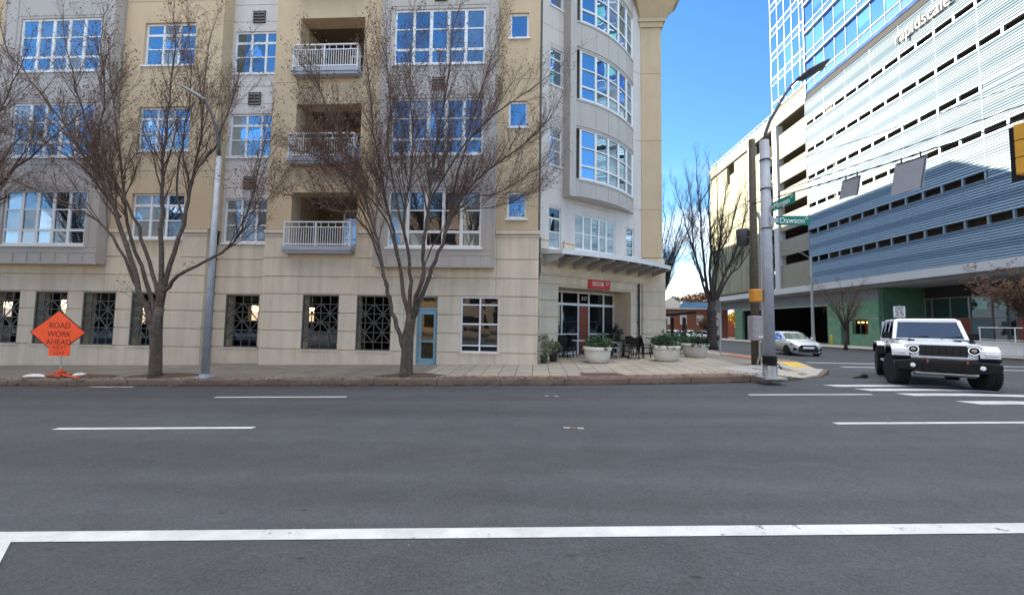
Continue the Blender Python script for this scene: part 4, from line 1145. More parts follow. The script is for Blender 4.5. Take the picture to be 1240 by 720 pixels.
hang_sign('larger grey back of a sign hanging from the middle of the span wire', .322, .66, .86, .25)
# traffic signal seen from behind
q = wire(.455); t = thing('traffic_signal', 'hanging traffic signal with black backplate seen from behind at the right edge', 'traffic signal', q-V((0,0,1.3)))
d = (wb-wa); d.z = 0; d.normalize(); n = V((-d.y, d.x, 0))
if n.x < 0: n = -n
TT = Matrix((d, n, V((0,0,1)))).transposed().to_4x4(); TT.translation = q
mb = MB(TT); mb.box(-.33, .33, .10, .115, -1.22, -.06); mb.build('backplate', M['black metal'], t)
mb = MB(TT)
for i in range(3): mb.box(-.17, .17, -.12, .098, -.44-.35*i, -.10-.35*i)
mb.build('housing', M['signal yellow'], t, bevel=.02)
for i in range(3):
    mb = MB(TT); mb.sm = True; mb.tube([(0,.12,-.27-.35*i),(0,.36,-.29-.35*i)], .14, 14, False); mb.build('visor', M['black metal'], t)
mb = MB(TT); mb.tube([(0,0,.03),(0,0,-.1)], .03, 8); mb.bar((0,.0,.03),(0,.0,-.08),.09,.05); mb.build('hanger', M['dark metal'], t)
# road work sign
bx, by = -14.45, 11.55; bz = top(bx, by)
t = thing('road_work_sign', 'orange diamond road work ahead sign on a spring stand at the kerb', 'traffic sign', (bx, by, bz))
c = V((-14.63, by, 1.05)); hw, hh = .93, .68
def diamond(mb, c, a, b, y0, y1):
    mb.add([(c.x+dx, y, c.z+dz) for y in (y0, y1) for dx, dz in ((0,-b),(a,0),(0,b),(-a,0))], [(0,1,2,3),(7,6,5,4),(0,4,5,1),(1,5,6,2),(2,6,7,3),(3,7,4,0)])
mb = MB(); diamond(mb, c, hw, hh, by-.02, by-.008); mb.build('sign_border', M['sign ink'], t)
mb = MB(); diamond(mb, c, hw*.955, hh*.955, by-.026, by-.021); mb.build('sign_panel', M['sign orange'], t)
mb = MB(); mb.box(c.x-.22, c.x+.47, by-.040, by-.032, .33, .665); mb.build('plaque', M['sign orange'], t)
for w_, zz, sz in (('ROAD', 1.25, .24), ('WORK', .99, .24), ('AHEAD', .745, .24)):
    text(w_, sz, 'lettering', 'sign ink', t, face((c.x+.06+(zz-1.25)*.0, by-.0275, zz), (1,0,0)), ext=.001, xs=1.05)
for w_, zz in (('NEXT', .585), ('LEFT', .42)):
    text(w_, .15, 'lettering', 'door red', t, face((c.x+.13, by-.042, zz), (1,0,0)), ext=.001, xs=1.2)
mb = MB(); mb.tube([(bx,by,bz+.12),(bx-.05,by,.6),(bx-.16,by,1.6)], .018, 8); mb.bar((c.x-.8,by,c.z),(c.x+.8,by,c.z),.02,.035); mb.build('mast', M['zinc metal'], t)
mb = MB(); mb.box(bx-.09,bx+.09,by-.09,by+.09,bz+.04,bz+.2)
mb.tube([(bx,by,bz+.2),(bx,by,bz+.27)], [.05,.03], 8)
mb.build('spring_base', M['stand orange'], t)
for dx, dy in ((-.85,-.1),(.95,-.28),(-.3,.55),(.4,.5)):
    mb = MB(); mb.bar((bx,by,bz+.1),(bx+dx,by+dy,top(bx+dx,by+dy)+.03),.045,.04); mb.build('leg', M['stand orange'], t)
def sandbag(x, y, L, w, rz, label):
    o = thing('sandbag', label, 'sandbag', (x, y, top(x, y)+.015), rz)
    mb = MB(); mb.sm = True; vs = []; n, k = 10, 12
    for i in range(k+1):
        u = i/k; e = max(.12, math.sin(math.pi*u)**.4)
        if .42 < u < .58: e *= .82
        for j in range(n):
            a = 2*math.pi*j/n; vs.append((L*(u-.5), w/2*e*math.cos(a), max(0, .055*e+.06*e*math.sin(a))))
    mb.add(vs, [(i*n+j, i*n+(j+1)%n, (i+1)*n+(j+1)%n, (i+1)*n+j) for i in range(k) for j in range(n)]+[tuple(range(n-1,-1,-1)), tuple(range(k*n, k*n+n))])
    mb.build('bag', M['sandbag'], o, local=True)
sandbag(-15.15, 11.45, .62, .26, .2, 'white sandbag lying left of the orange sign stand')
sandbag(-14.0, 11.7, .34, .3, 1.1, 'white sandbag slumped on the right leg of the orange sign stand')
sandbag(-14.62, 11.75, .4, .22, .1, 'small white sandbag just behind the orange sign stand')
# lane reflectors
for i, (x, y, lb) in enumerate(((.45, 9.45, 'flat white and brown lane reflector in the far lane'), (.66, 6.45, 'flat white and brown lane reflector in the middle lane'))):
    t = thing('road_reflector', lb, 'road reflector', (x, y, gz(x, y)))
    z = gz(x, y)
    mb = MB(); mb.lathe([(.07,z+.001),(.065,z+.012),(.05,z+.018)], (x,y,0), 10); mb.build('stud', M['plate metal'], t)
    mb = MB()
    for sx in (-1, 1): mb.box(x+sx*.06, x+sx*.16, y-.045, y+.045, z+.004, z+.012)
    mb.build('reflector', M['zinc metal'], t)
# metal hatch in the paving
t = thing('utility_hatch', 'rusty brown metal hatch set in the pale paving by the kerb', 'hatch', (2.02, 12.25, top(2.02, 12.25)))
mb = MB(); c0 = [(1.45,11.95),(2.75,11.98),(2.60,12.55),(1.45,12.52)]
mb.add([(x, y, top(x, y)+dz) for dz in (.002, .018) for x, y in c0], [(4,5,6,7),(0,1,5,4),(1,2,6,5),(2,3,7,6),(3,0,4,7)]); mb.build('plate', M['plate metal'], t)
# small dark lump at the kerb end
t = thing('rubber_lump', 'small dark rubber lump on the road where the kerb ramp ends', 'debris', (10.2, 13.0, gz(10.2, 13)))
mb = MB(); mb.sm = True; z = gz(10.2, 13); mb.sphere((10.25,13.0,z+.06), .09, 10, 6, (1.3,.8,.8)); mb.tube([(10.2,13.0,z+.04),(10.0,12.92,z+.025),(9.8,12.85,z+.015)], [.05,.035,.015], 6); mb.build('lump', M['rubber'], t)
# sign posts
def sign_post(x, y, h, name, label, back=None):
    z = top(x, y); t = thing(name, label, 'sign', (x, y, z)); mb = MB(); mb.box(x-.025, x+.025, y-.02, y+.02, z-.05, z+h); mb.build('post', M['zinc metal'], t)
    return t
t = sign_post(9.3, 20.4, 2.75, 'sign_post', 'thin grey post with a small sign edge on beside the large bare street tree')
z = top(9.3, 20.4); mb = MB(); mb.box(9.22, 9.235, 20.2, 20.65, z+2.1, z+2.75); mb.build('sign_plate', M['sign back'], t)
x, y = 27.8, 31.8; z = gz(x, y)+.12
t = thing('speed_limit_sign', 'white speed limit 25 sign on a post behind the white off-road car', 'traffic sign', (x, y, z))
mb = MB(); mb.box(x-.03, x+.03, y-.02, y+.02, z-.1, z+3.5); mb.build('post', M['zinc metal'], t)
ca, sa = math.cos(-.55), math.sin(-.55); dd = V((ca, sa, 0)); nn = V((-.55, -.83, 0)).normalized(); dd = V((-nn.y, nn.x, 0)); c = V((x, y, z+2.98))+nn*.03
mb = MB(); mb.add([c+dd*(sx*.33)+V((0,0,sz*.42))+nn*(k*.006) for k in (1,-1) for sx, sz in ((-1,-1),(1,-1),(1,1),(-1,1))], [(0,1,2,3),(7,6,5,4),(0,4,5,1),(1,5,6,2),(2,6,7,3),(3,7,4,0)]); mb.build('sign_plate', M['sign white'], t)
text('25', .48, 'lettering', 'black ink', t, face(c+nn*.012-V((0,0,.17)), dd), xs=1.1); text('SPEED', .17, 'lettering', 'black ink', t, face(c+nn*.012+V((0,0,.29)), dd)); text('LIMIT', .17, 'lettering', 'black ink', t, face(c+nn*.012+V((0,0,.12)), dd))
# far lamp by the garage
x, y = 28.6, 42.4; z = gz(x, y)+.12; b = V((x, y, z))
t = thing('street_lamp', 'slim pale street lamp with a long arm in front of the garage entrance', 'street lamp', b)
mb = MB(); mb.tube([b, b+V((0,0,9.1))], [.15,.10], 10); mb.tube([b, b+V((0,0,1.0))], [.2,.19], 10); mb.build('pole', M['zinc metal'], t)
mb = MB(); mb.tube([b+V((0,0,8.9)), b+V((-.9,-.1,9.45)), b+V((-1.8,-.2,9.75)), b+V((-2.4,-.25,9.8))], [.06,.05,.04,.04], 8); mb.build('arm', M['zinc metal'], t)
mb = MB(); mb.sm = True; lamp_head(mb, b+V((-2.3,-.25,9.8)), (-1,-.1,.02), .75, .3); mb.build('lamp_head', M['cabinet grey'], t)
mb = MB(); x2, y2 = 32.6, 45.5; z2 = gz(x2, y2)+.1; mb.sm = True; mb.lathe([(.11,z2-.1),(.11,z2+1.0),(.09,z2+1.08),(.03,z2+1.12)], (x2,y2,0), 12); tag(mb.build('bollard', M['bollard yellow']), 'yellow bollard beside the garage entrance', 'bollard')
# bus shelter
bx0, bx1, by0 = 7.9, 9.6, 26.0; z = top(8.8, 26)
t = thing('bus_shelter', 'dark framed glass bus shelter with a sloping roof beyond the planters', 'bus shelter', (8.8, 26.5, z))
mb = MB(); mb.add([(7.6,25.6,z+1.95),(10.2,25.6,z+2.25),(10.2,28.2,z+2.25),(7.6,28.2,z+1.95),(7.6,25.6,z+2.13),(10.2,25.6,z+2.43),(10.2,28.2,z+2.43),(7.6,28.2,z+2.13)], [(0,3,2,1),(4,5,6,7),(0,1,5,4),(1,2,6,5),(2,3,7,6),(3,0,4,7)]); mb.build('roof', M['rubber'], t)
for px, py in ((7.85,25.8),(9.55,25.8),(7.85,28),(9.55,28)):
    mb = MB(); mb.box(px-.085, px+.085, py-.08, py+.08, z-.1, z+2.02); mb.build('post', M['black metal'], t)
mb = MB(); mb.box(7.95, 8.5, 25.79, 25.81, z+.25, z+1.9); mb.box(7.84, 7.86, 25.9, 27.9, z+.25, z+1.9); mb.build('glass_panel', M['pane curtain'], t)
mb = MB(); mb.box(8.0, 8.4, 26.0, 27.8, z+.42, z+.48); mb.box(8.1,8.2,26.2,26.3,z,z+.42); mb.box(8.1,8.2,27.5,27.6,z,z+.42); mb.build('bench', M['dark metal'], t)

# ------------------------------------------------------------------ plants
def leaves(mb, c, r_, n, size, rg, sq=1.0, hollow=.3):
    for i in range(n):
        while True:
            p = V((rg.uniform(-1,1), rg.uniform(-1,1), rg.uniform(-1,1)))
            if hollow < p.length < 1: break
        p = V(c)+V((p.x*r_, p.y*r_, p.z*r_*sq)); s_ = size*rg.uniform(.6, 1.3)
        a = V((rg.gauss(0,1), rg.gauss(0,1), rg.gauss(0,.6))).normalized(); b = a.cross(V((rg.gauss(0,1), rg.gauss(0,1), rg.gauss(0,1)))).normalized()
        mb.add([p-a*s_, p+b*s_*.45, p+a*s_, p-b*s_*.45+V((0,0,s_*.15))], [(0,1,2,3)])
def planter(x, y, label, dark, rg, r_=.53):
    z = top(x, y); t = thing('planter', label, 'planter', (x, y, z), 0, 'round concrete planters on the pavement')
    mb = MB(); mb.sm = True
    mb.lathe([(.34,z),(.41,z+.04),(.47,z+.22),(r_-.03,z+.44),(r_-.03,z+.47)], (x,y,0), 32); mb.sm = False; mb.lathe([(r_,z+.47),(r_+.02,z+.5),(r_+.02,z+.58),(r_-.01,z+.6),(r_-.06,z+.6),(r_-.07,z+.5)], (x,y,0), 32); mb.build('bowl', M['planter'], t)
    mb = MB(); mb.lathe([(r_-.08,z+.50),(.3,z+.55),(.02,z+.57)], (x,y,0), 20); mb.build('soil', M['soil'], t)
    mb = MB(); mb2 = MB()
    for k in range(16):
        a = rg.random()*6.28; d = r_*.9*math.sqrt(rg.random()); c = (x+math.cos(a)*d, y+math.sin(a)*d, z+.62+rg.uniform(0, .22))
        leaves(mb2 if (dark and k % 3) else mb, c, rg.uniform(.13, .22), 90, .045, rg, .9, 0)
        mb.tube([(x+math.cos(a)*d*.5, y+math.sin(a)*d*.5, z+.5), c], .008, 4)
    for k in range(9):
        a = rg.random()*6.28; d = r_*.6*rg.random(); p = V((x+math.cos(a)*d, y+math.sin(a)*d, z+.6)); q = p+V((rg.gauss(0,.12), rg.gauss(0,.12), rg.uniform(.3, .55)))
        mb.tube([p, q], .006, 4); leaves(mb, q, .08, 18, .05, rg, 1, 0)
    for k in range(14):   # trailing over the rim
        a = rg.random()*6.28; c = (x+math.cos(a)*(r_+.02), y+math.sin(a)*(r_+.02), z+.58-rg.random()*.08); leaves(mb2 if dark else mb, c, .09, 22, .04, rg, .8, 0)
    p_ = mb.build('plant', M['leaf green'], t)
    if mb2.v: mb2.build('foliage', M['leaf dark'], p_)
pr = random.Random(3)
planter(2.46, 15.45, 'round cream planter with a lush green plant in front of the shopfront', False, pr)
planter(5.20, 15.95, 'round cream planter with dark bushy plants beside the cafe chairs', True, pr)
planter(6.95, 17.6, 'round cream planter with low dark leaves nearest the street tree', True, pr, .56)
planter(7.15, 19.9, 'pale round planter half hidden behind two fuller ones', True, pr, .48)
def small_pot(x, y, r_, h, mat, leafm, ph, label, rg):
    z = top(x, y); t = thing('potted_plant', label, 'potted plant', (x, y, z))
    mb = MB(); mb.sm = True; mb.lathe([(r_*.72,z),(r_*.95,z+h*.85),(r_*1.08,z+h*.86),(r_*1.08,z+h),(r_*.9,z+h),(r_*.88,z+h*.9)], (x,y,0), 18); mb.build('pot', M[mat], t)
    mb = MB()
    for k in range(12):
        q = V((x+rg.gauss(0,.10), y+rg.gauss(0,.10), z+h+rg.uniform(.05, ph))); mb.tube([(x,y,z+h*.9), q], .006, 4); leaves(mb, q, .14, 42, .05, rg, 1, 0)
    mb.build('plant', M[leafm], t)
small_pot(.42, 15.2, .15, .30, 'clay green', 'leaf grey', .7, 'tall grey green shrub in a small green pot by the stone pier', pr)
small_pot(.80, 15.75, .19, .42, 'pot dark', 'leaf grey', .25, 'dark grey pot with a low plant beside the green pot', pr)
x, y = AW(5.2, -.55, 0).x, AW(5.2, -.55, 0).y
small_pot(x, y, .16, .34, 'pot dark', 'leaf dark', 1.1, 'tall climbing plant in a dark pot inside the shop porch', pr)

# ------------------------------------------------------------------ cafe furniture
def chair_proto(name, label, mat, loc, rz, arms=False, hb=.86):
    t = thing(name, label, 'chair', loc, rz, None)
    L = dict(local=True)
    mb = MB(); mb.box(-.2,.2,-.2,.2,.43,.46); mb.build('seat', M[mat], t, bevel=.01, local=True)
    for sx in (-1, 1):
        for sy in (-1, 1):
            mb = MB(); mb.tube([(sx*.17,sy*.17,.43),(sx*.21,sy*.22,0)], .02, 6); mb.build('leg', M[mat], t, local=True)
    mb = MB()
    for sx in (-1, 1): mb.tube([(sx*.19,.19,.44),(sx*.185,.25,.68),(sx*.16,.27,hb-.03)], .014, 6)
    mb.tube([(-.165,.27,hb-.03),(-.08,.285,hb),(.08,.285,hb),(.165,.27,hb-.03)], .018, 6)
    mb.box(-.155, .155, .245, .262, .50, hb-.01)
    mb.build('backrest', M[mat], t, local=True)
    mb = MB(); mb.tube([(-.19,-.2,.2),(.19,-.2,.2)], .009, 5); mb.tube([(-.19,.2,.2),(.19,.2,.2)], .009, 5); mb.build('stretcher', M[mat], t, local=True)
    if arms:
        for sx in (-1, 1):
            mb = MB(); mb.tube([(sx*.18,.25,.66),(sx*.24,.1,.68),(sx*.25,-.15,.67),(sx*.23,-.22,.6),(sx*.2,-.2,.3)], .013, 6); mb.build('armrest', M[mat], t, local=True)
    return t
def P3(x, y): return (x, y, top(x, y)+.008)
ch = chair_proto('cafe_chair', 'black metal chair nearest the silver armchair, its back to the street', 'black metal', P3(4.15, 16.75), 2.9)
dup(ch, P3(4.62, 17.05), 2.2, 'black metal chair close to the planter with dark bushy plants')
dup(ch, P3(4.2, 17.95), -.4, 'black metal chair on the far side of the middle cafe table')
dup(ch, P3(5.25, 18.75), 1.4, 'black metal chair by the downpipe at the far cafe table')
dup(ch, P3(5.95, 18.65), 2.5, 'black metal chair half hidden by the bushy planter at the far table')
dup(ch, P3(1.2, 17.25), 3.3, 'tall black chair at the left end of the shopfront, back to the street', scale=1.12)
dup(ch, P3(1.62, 17.55), 2.7, 'tall black chair standing nearest the red door', scale=1.12)
chair_proto('armchair', 'silver metal armchair facing the middle cafe table', 'zinc metal', P3(3.35, 16.85), 1.2, True, .82)
def table(label, x, y, r_=.38, mat='black metal', h=.73):
    t = thing('cafe_table', label, 'table', P3(x, y))
    z = P3(x, y)[2]
    mb = MB(); mb.box(x-r_, x+r_, y-r_, y+r_, z+h-.03, z+h); mb.build('tabletop', M[mat], t, bevel=.008)
    mb = MB(); mb.tube([(x,y,z+.03),(x,y,z+h-.03)], .03, 8); mb.build('pedestal', M[mat], t)
    mb = MB(); mb.bar((x-.27,y-.27,z+.02),(x+.27,y+.27,z+.02),.05,.03); mb.bar((x-.27,y+.27,z+.024),(x+.27,y-.27,z+.024),.05,.03); mb.build('foot', M[mat], t)
dup(ch, P3(3.45, 17.75), .5, 'black metal chair behind the silver armchair, close to the shopfront')
dup(ch, P3(1.0, 17.85), 1.2, 'tall black chair deepest in the porch at its left end', scale=1.12)
table('black square cafe table between the silver armchair and black chairs', 3.85, 17.35)
table('black square cafe table by the downpipe near the pier', 5.7, 19.1, .36)
table('small pale topped table between the tall black chairs and the red door', 1.95, 17.75, .3, 'tile white', .72)

# ------------------------------------------------------------------ bare trees
def spread(d, ang, rg):
    o = d.orthogonal().normalized(); o.rotate(Quaternion(d, rg.random()*6.2832))
    return (d*math.cos(ang)+o*math.sin(ang)).normalized()
def shoot(mb, p, d, L, r_, lev, rg, up=.22, ends=None):
    """a twig with its own side twigs"""
    n = 4 if lev > 1 else 3
    if lev == 0: n = 2
    pts = [p]; q = p; dd = d
    for i in range(n):
        dd = (dd+V((rg.gauss(0,.13), rg.gauss(0,.13), up*.5+rg.gauss(0,.08)))).normalized(); q = q+dd*(L/n); pts.append(q)
    mb.tube(pts, [r_*(1-.75*i/n) for i in range(n+1)], 5 if lev > 2 else (4 if lev > 1 else 3), False)
    if ends is not None and lev == 0: ends.append(q)
    if lev > 0:
        sp = {3: .24, 2: .165, 1: .11}[lev]; k = max(2, int(L/sp))
        for i in range(k):
            t = (.18+.8*(i+rg.random()*.8)/k)*n; j = min(n-1, int(t)); c = pts[j].lerp(pts[j+1], min(1, t-j))
            td = (pts[j+1]-pts[j]).normalized()
            l2 = L*rg.uniform(.34, .58)*(1-.35*t/n)
            if lev == 1: l2 = rg.uniform(.16, .40)
            shoot(mb, c, spread(td, rg.uniform(.30, .66), rg), l2, max(.0035, r_*(1-.7*t/n)*.55), lev-1, rg, up, ends)
def smooth(pts, k=3):
    out = []
    for i in range(len(pts)-1):
        a, b, c, d = pts[max(0,i-1)], pts[i], pts[i+1], pts[min(len(pts)-1,i+2)]
        for j in range(k):
            t = j/k; out.append(.5*((2*b)+(c-a)*t+(2*a-5*b+4*c-d)*t*t+(3*b-a-3*c+d)*t**3))
    return out+[pts[-1]]
def limb_tree(name, label, base, trunk, limbs, seed, lev=2, bark='bark', twig='twig', f0=.30, sp=.34, Lc=1.7, up=.30, cat='tree', group=None, seeds=.0, seedm='seed brown', ss=.03):
    rg = random.Random(seed); t = thing(name, label, cat, base, 0, group)
    mt = MB(); mt.sm = True; mc = MB(); ends = []
    tp, tr = trunk
    mt.tube(tp, tr, 12)
    for pts, r0, r1 in limbs:
        P_ = smooth(pts); n = len(P_)
        P_ = [P_[0]]+[q+V((rg.gauss(0,.02), rg.gauss(0,.02), 0)) for q in P_[1:]]
        rr = [r0+(r1-r0)*(i/(n-1))**.75 for i in range(n)]
        mt.tube(P_, rr, 8); mt.sphere(P_[0], r0*1.12, 10, 8)
        tot = sum((b-a).length for a, b in zip(P_, P_[1:])); acc = 0; nxt = tot*f0
        for i, (a, b) in enumerate(zip(P_, P_[1:])):
            l = (b-a).length
            while acc+l > nxt:
                f = nxt/tot; c = a.lerp(b, (nxt-acc)/l); td = (b-a).normalized()
                L = Lc*rg.uniform(.65, 1.25)*(1.0-.45*f)*(1.25 if f < .5 else 1)
                shoot(mc, c, spread(td, rg.uniform(.22, .62), rg), L, max(.007, min(.03, rr[i]*.45)), lev, rg, up, ends)
                nxt += sp*rg.uniform(.6, 1.4)
            acc += l
        shoot(mc, P_[-1], (P_[-1]-P_[-2]).normalized(), Lc*.8, r1, lev, rg, up, ends)
    mt.build('trunk', M[bark], t); cr = mc.build('crown', M[twig], t)
    if seeds and ends:
        ms_ = MB()
        for e in ends:
            if rg.random() < seeds:
                for k in range(rg.choice((1, 2, 3))):
                    p = e+V((rg.gauss(0,.04), rg.gauss(0,.04), rg.gauss(0,.05))); a = V((rg.gauss(0,1), rg.gauss(0,1), rg.gauss(0,1))).normalized()*ss*rg.uniform(.6,1.3); b = a.orthogonal().normalized()*a.length*.6
                    ms_.add([p-a, p+b, p+a, p-b], [(0,1,2,3)])
        if ms_.v: ms_.build('seed_clusters', M[seedm], cr)
    return t
def px(lst, Y0, Y1, k=1.0):
    """limb drawn over the photograph: pixels with the distance going from Y0 at the fork to Y1 at the tip"""
    n = len(lst)-1
    return [at(a, b, Y0+(Y1-Y0)*(i/n)**k) for i, (a, b) in enumerate(lst)]
# the tree right of the balconies
Y = 11.85
tp = [at(x, y, Y) for x, y in ((491,459),(492,450),(493,430),(494,408),(497,392),(500,380))]
tr = [.25,.20,.175,.17,.15,.11]
L2 = [
 (px([(490,424),(481,395),(473,370),(467,345),(461,310),(454,280),(445,248),(431,212),(414,172),(394,128),(378,88)], Y-.05, Y-1.0), .082, .014),
 (px([(495,402),(492,372),(488,348),(484,320),(478,290),(470,258),(462,222),(455,178),(449,128),(444,66)], Y, Y+.9), .085, .014),
 (px([(497,398),(496,360),(497,330),(493,296),(489,262),(496,222),(500,172),(496,112),(499,46)], Y, Y+.2), .08, .013),
 (px([(498,392),(504,360),(511,338),(512,300),(518,262),(523,212),(531,162),(541,102),(549,36)], Y, Y-1.3), .085, .014),
 (px([(500,385),(512,355),(524,325),(535,296),(547,263),(561,236),(590,206),(620,186),(648,162),(668,142)], Y, Y-.5), .085, .012),
 (px([(537,292),(546,255),(553,220),(563,180),(576,130),(592,82),(606,38)], Y-.1, Y+.8), .05, .012),
 (px([(549,260),(570,240),(592,236),(616,228),(644,206)], Y-.15, Y-.9), .03, .01),
 (px([(467,345),(456,302),(432,264),(402,254),(372,240),(346,236)], Y-.1, Y-1.2), .04, .009),
 (px([(483,318),(470,272),(442,232),(412,206),(382,188),(352,180)], Y+.1, Y+.8), .04, .009),
 (px([(461,310),(447,270),(420,225),(392,170),(372,130)], Y-.2, Y+.4), .035, .01),
 (px([(512,300),(520,250),(545,200),(575,160),(610,130),(640,110)], Y-.3, Y-1.2), .045, .011),
 (px([(493,296),(480,240),(470,190),(472,130),(468,60)], Y+.1, Y-1.5), .04, .011),
 (px([(505,358),(516,318),(540,270),(560,255),(600,250),(640,235)], Y, Y+.6), .03, .009),
]
limb_tree('bare_tree', 'large bare multi stemmed street tree right of the balconies with dense reddish twigs', (at(492,457,Y).x, Y, top(-3.75,11.85)), (tp, tr), L2, 11, lev=2, f0=.38, sp=.13, Lc=1.8, seeds=1.0, ss=.026)
# the tree beside the road work sign
Y = 11.6
tp = [at(x, y, Y) for x, y in ((188,460),(188,450),(189,425),(189,400),(191,384),(194,372))]
tr = [.20,.165,.15,.155,.13,.10]
L1 = [
 (px([(187,405),(179,378),(169,352),(156,312),(141,262),(126,226),(100,186),(70,140),(40,100),(12,66)], Y, Y-.8), .10, .014),
 (px([(168,350),(150,312),(128,276),(98,254),(58,236),(2,212)], Y-.1, Y-1.2), .05, .01),
 (px([(188,392),(181,352),(164,305),(152,252),(147,202),(142,150),(132,78)], Y, Y+.8), .075, .013),
 (px([(191,382),(189,346),(174,302),(163,262),(140,220),(112,168),(92,108),(80,50)], Y, Y+.4), .07, .013),
 (px([(194,372),(195,300),(196,242),(197,205),(202,160),(207,102),(213,44)], Y, Y-.6), .08, .013),
 (px([(195,368),(206,322),(222,272),(228,232),(236,200),(244,170),(246,120),(252,56)], Y, Y+.5), .08, .013),
 (px([(199,352),(216,334),(250,315),(276,300),(292,278),(301,250),(311,212),(322,168)], Y-.02, Y-.9), .06, .011),
 (px([(236,204),(260,180),(276,140),(291,88)], Y+.3, Y+.9), .035, .011),
 (px([(145,262),(112,214),(70,182),(30,170),(-20,150)], Y-.3, Y+.5), .04, .01),
 (px([(126,226),(118,172),(126,112),(120,50)], Y-.4, Y-1.3), .035, .011),
 (px([(276,300),(300,262),(326,240),(348,205)], Y-.5, Y-.1), .02, .008),
 (px([(222,272),(214,220),(225,150),(232,90),(228,36)], Y+.2, Y+1.0), .035, .011),
]
limb_tree('bare_tree', 'bare street tree with forked limbs just right of the orange road work sign', (at(188,457,Y).x, Y, top(-11.4,11.6)), (tp, tr), L1, 12, lev=2, f0=.38, sp=.19, Lc=1.8, seeds=.8, ss=.024)
# sprouting leaves low on that trunk
def auto_limbs(base, z0, n, H, spreadr, r0, rg, k=6, curve=1.5):
    out = []
    for i in range(n):
        a = 2*math.pi*(i+rg.uniform(-.3,.3))/n; rr = spreadr*rg.uniform(.35, 1.0); h = H*rg.uniform(.82, 1.0)
        pts = []
        for j in range(k+1):
            t = j/k; pts.append(V((base.x+math.cos(a)*rr*t**curve+rg.gauss(0,.05*t*H/8), base.y+math.sin(a)*rr*t**curve+rg.gauss(0,.05*t*H/8), z0+(base.z+h-z0)*t)))
        out.append((pts, r0*rg.uniform(.75, 1), .012))
    return out
def auto_tree(name, label, x, y, H, spr, r0, n, seed, fork=1.4, z=None, **kw):
    rg = random.Random(seed); z = top(x, y) if z is None else z; b = V((x, y, z))
    tp = [b-V((0,0,.1)), b+V((0,0,.3)), b+V((.02,0,fork))]
    return limb_tree(name, label, b, (tp, [r0*1.35, r0, r0*.85]), auto_limbs(b, z+fork-.1, n, H, spr, r0*.5, rg), seed, **kw)
auto_tree('bare_tree', 'bare tree at the left edge whose twigs reach in over the parking windows', -20.2, 11.7, 10.5, 4.6, .2, 12, 21, lev=2, sp=.22, Lc=1.9, f0=.25, seeds=.5, ss=.022)
Y = 27.0
rb = random.Random(5)
tb = V((11.75, 27, top(11.75, 27)+.02))
tp = [at(x, y, Y) for x, y in ((862,423),(862,415),(862,395),(861,378),(862,365))]
LB = [
 (px([(861,368),(855,340),(852,310),(849,270),(846,235),(843,205)], Y, Y+1), .14, .02),
 (px([(861,372),(851,345),(845,320),(836,290),(828,262),(822,240)], Y, Y-1), .11, .018),
 (px([(862,366),(860,330),(861,290),(858,250),(860,215)], Y, Y-1.5), .13, .02),
 (px([(863,366),(868,330),(872,290),(876,250),(880,222)], Y, Y+1.5), .12, .02),
 (px([(864,368),(876,335),(888,310),(896,285),(902,262),(906,245)], Y, Y-.6), .12, .018),
 (px([(865,370),(882,335),(896,322),(908,300),(914,275)], Y, Y+.8), .09, .016),
 (px([(862,360),(866,320),(884,280),(892,250),(898,232)], Y, Y-2), .09, .018),
 (px([(852,340),(840,300),(838,260),(834,225)], Y, Y+2), .08, .018),
]
limb_tree('bare_tree', 'tall dark bare street tree standing against the white garage near the shelter', tb, (tp, [.42,.33,.27,.25,.2]), LB, 31, lev=2, bark='bark dark', twig='bark dark', f0=.25, sp=.36, Lc=2.1, up=.38)
auto_tree('bare_tree', 'bare tree rising behind the bus shelter right of the stone pier', 7.6, 24.5, 9.4, 3.3, .15, 14, 41, fork=1.7, lev=2, bark='bark dark', twig='bark dark', sp=.30, Lc=1.7, f0=.2, up=.4)
auto_tree('bare_tree', 'small bare street tree in front of the green tiled garage wall', 25.9, 34.6, 5.0, 2.4, .12, 8, 51, fork=1.5, z=gz(25.9, 34.6)+.1, lev=2, sp=.42, Lc=1.4, f0=.15, up=.12, twig='twig', bark='bark dark', seeds=.25, seedm='leaf brown', ss=.05)
auto_tree('leafy_tree', 'street tree with withered brown leaves at the right edge before the terrace railing', 29.6, 25.6, 4.9, 2.9, .13, 10, 61, fork=2.2, z=gz(30, 26)+.1, lev=2, sp=.36, Lc=1.25, f0=.1, up=.05, bark='bark dark', seeds=1.0, seedm='leaf brown', ss=.085)
# a few fresh sprouts on the trunk near the road sign
mb = MB(); rg = random.Random(9); tt = thing('trunk_sprouts', 'pale green sprouting shoots on the trunk near the road work sign', 'shoots', (at(160,352,11.4)))
for (x, y) in ((150,340),(158,350),(146,352),(170,372),(162,385),(230,322),(215,330)):
    leaves(mb, at(x, y, 11.45), .22, 26, .028, rg, .7, 0)
    mb.tube([at(x, y, 11.45), at(180, 372, 11.6) if x < 200 else at(205, 345, 11.6)], .006, 4)
mb.build('leaves', M['leaf grey'], tt)

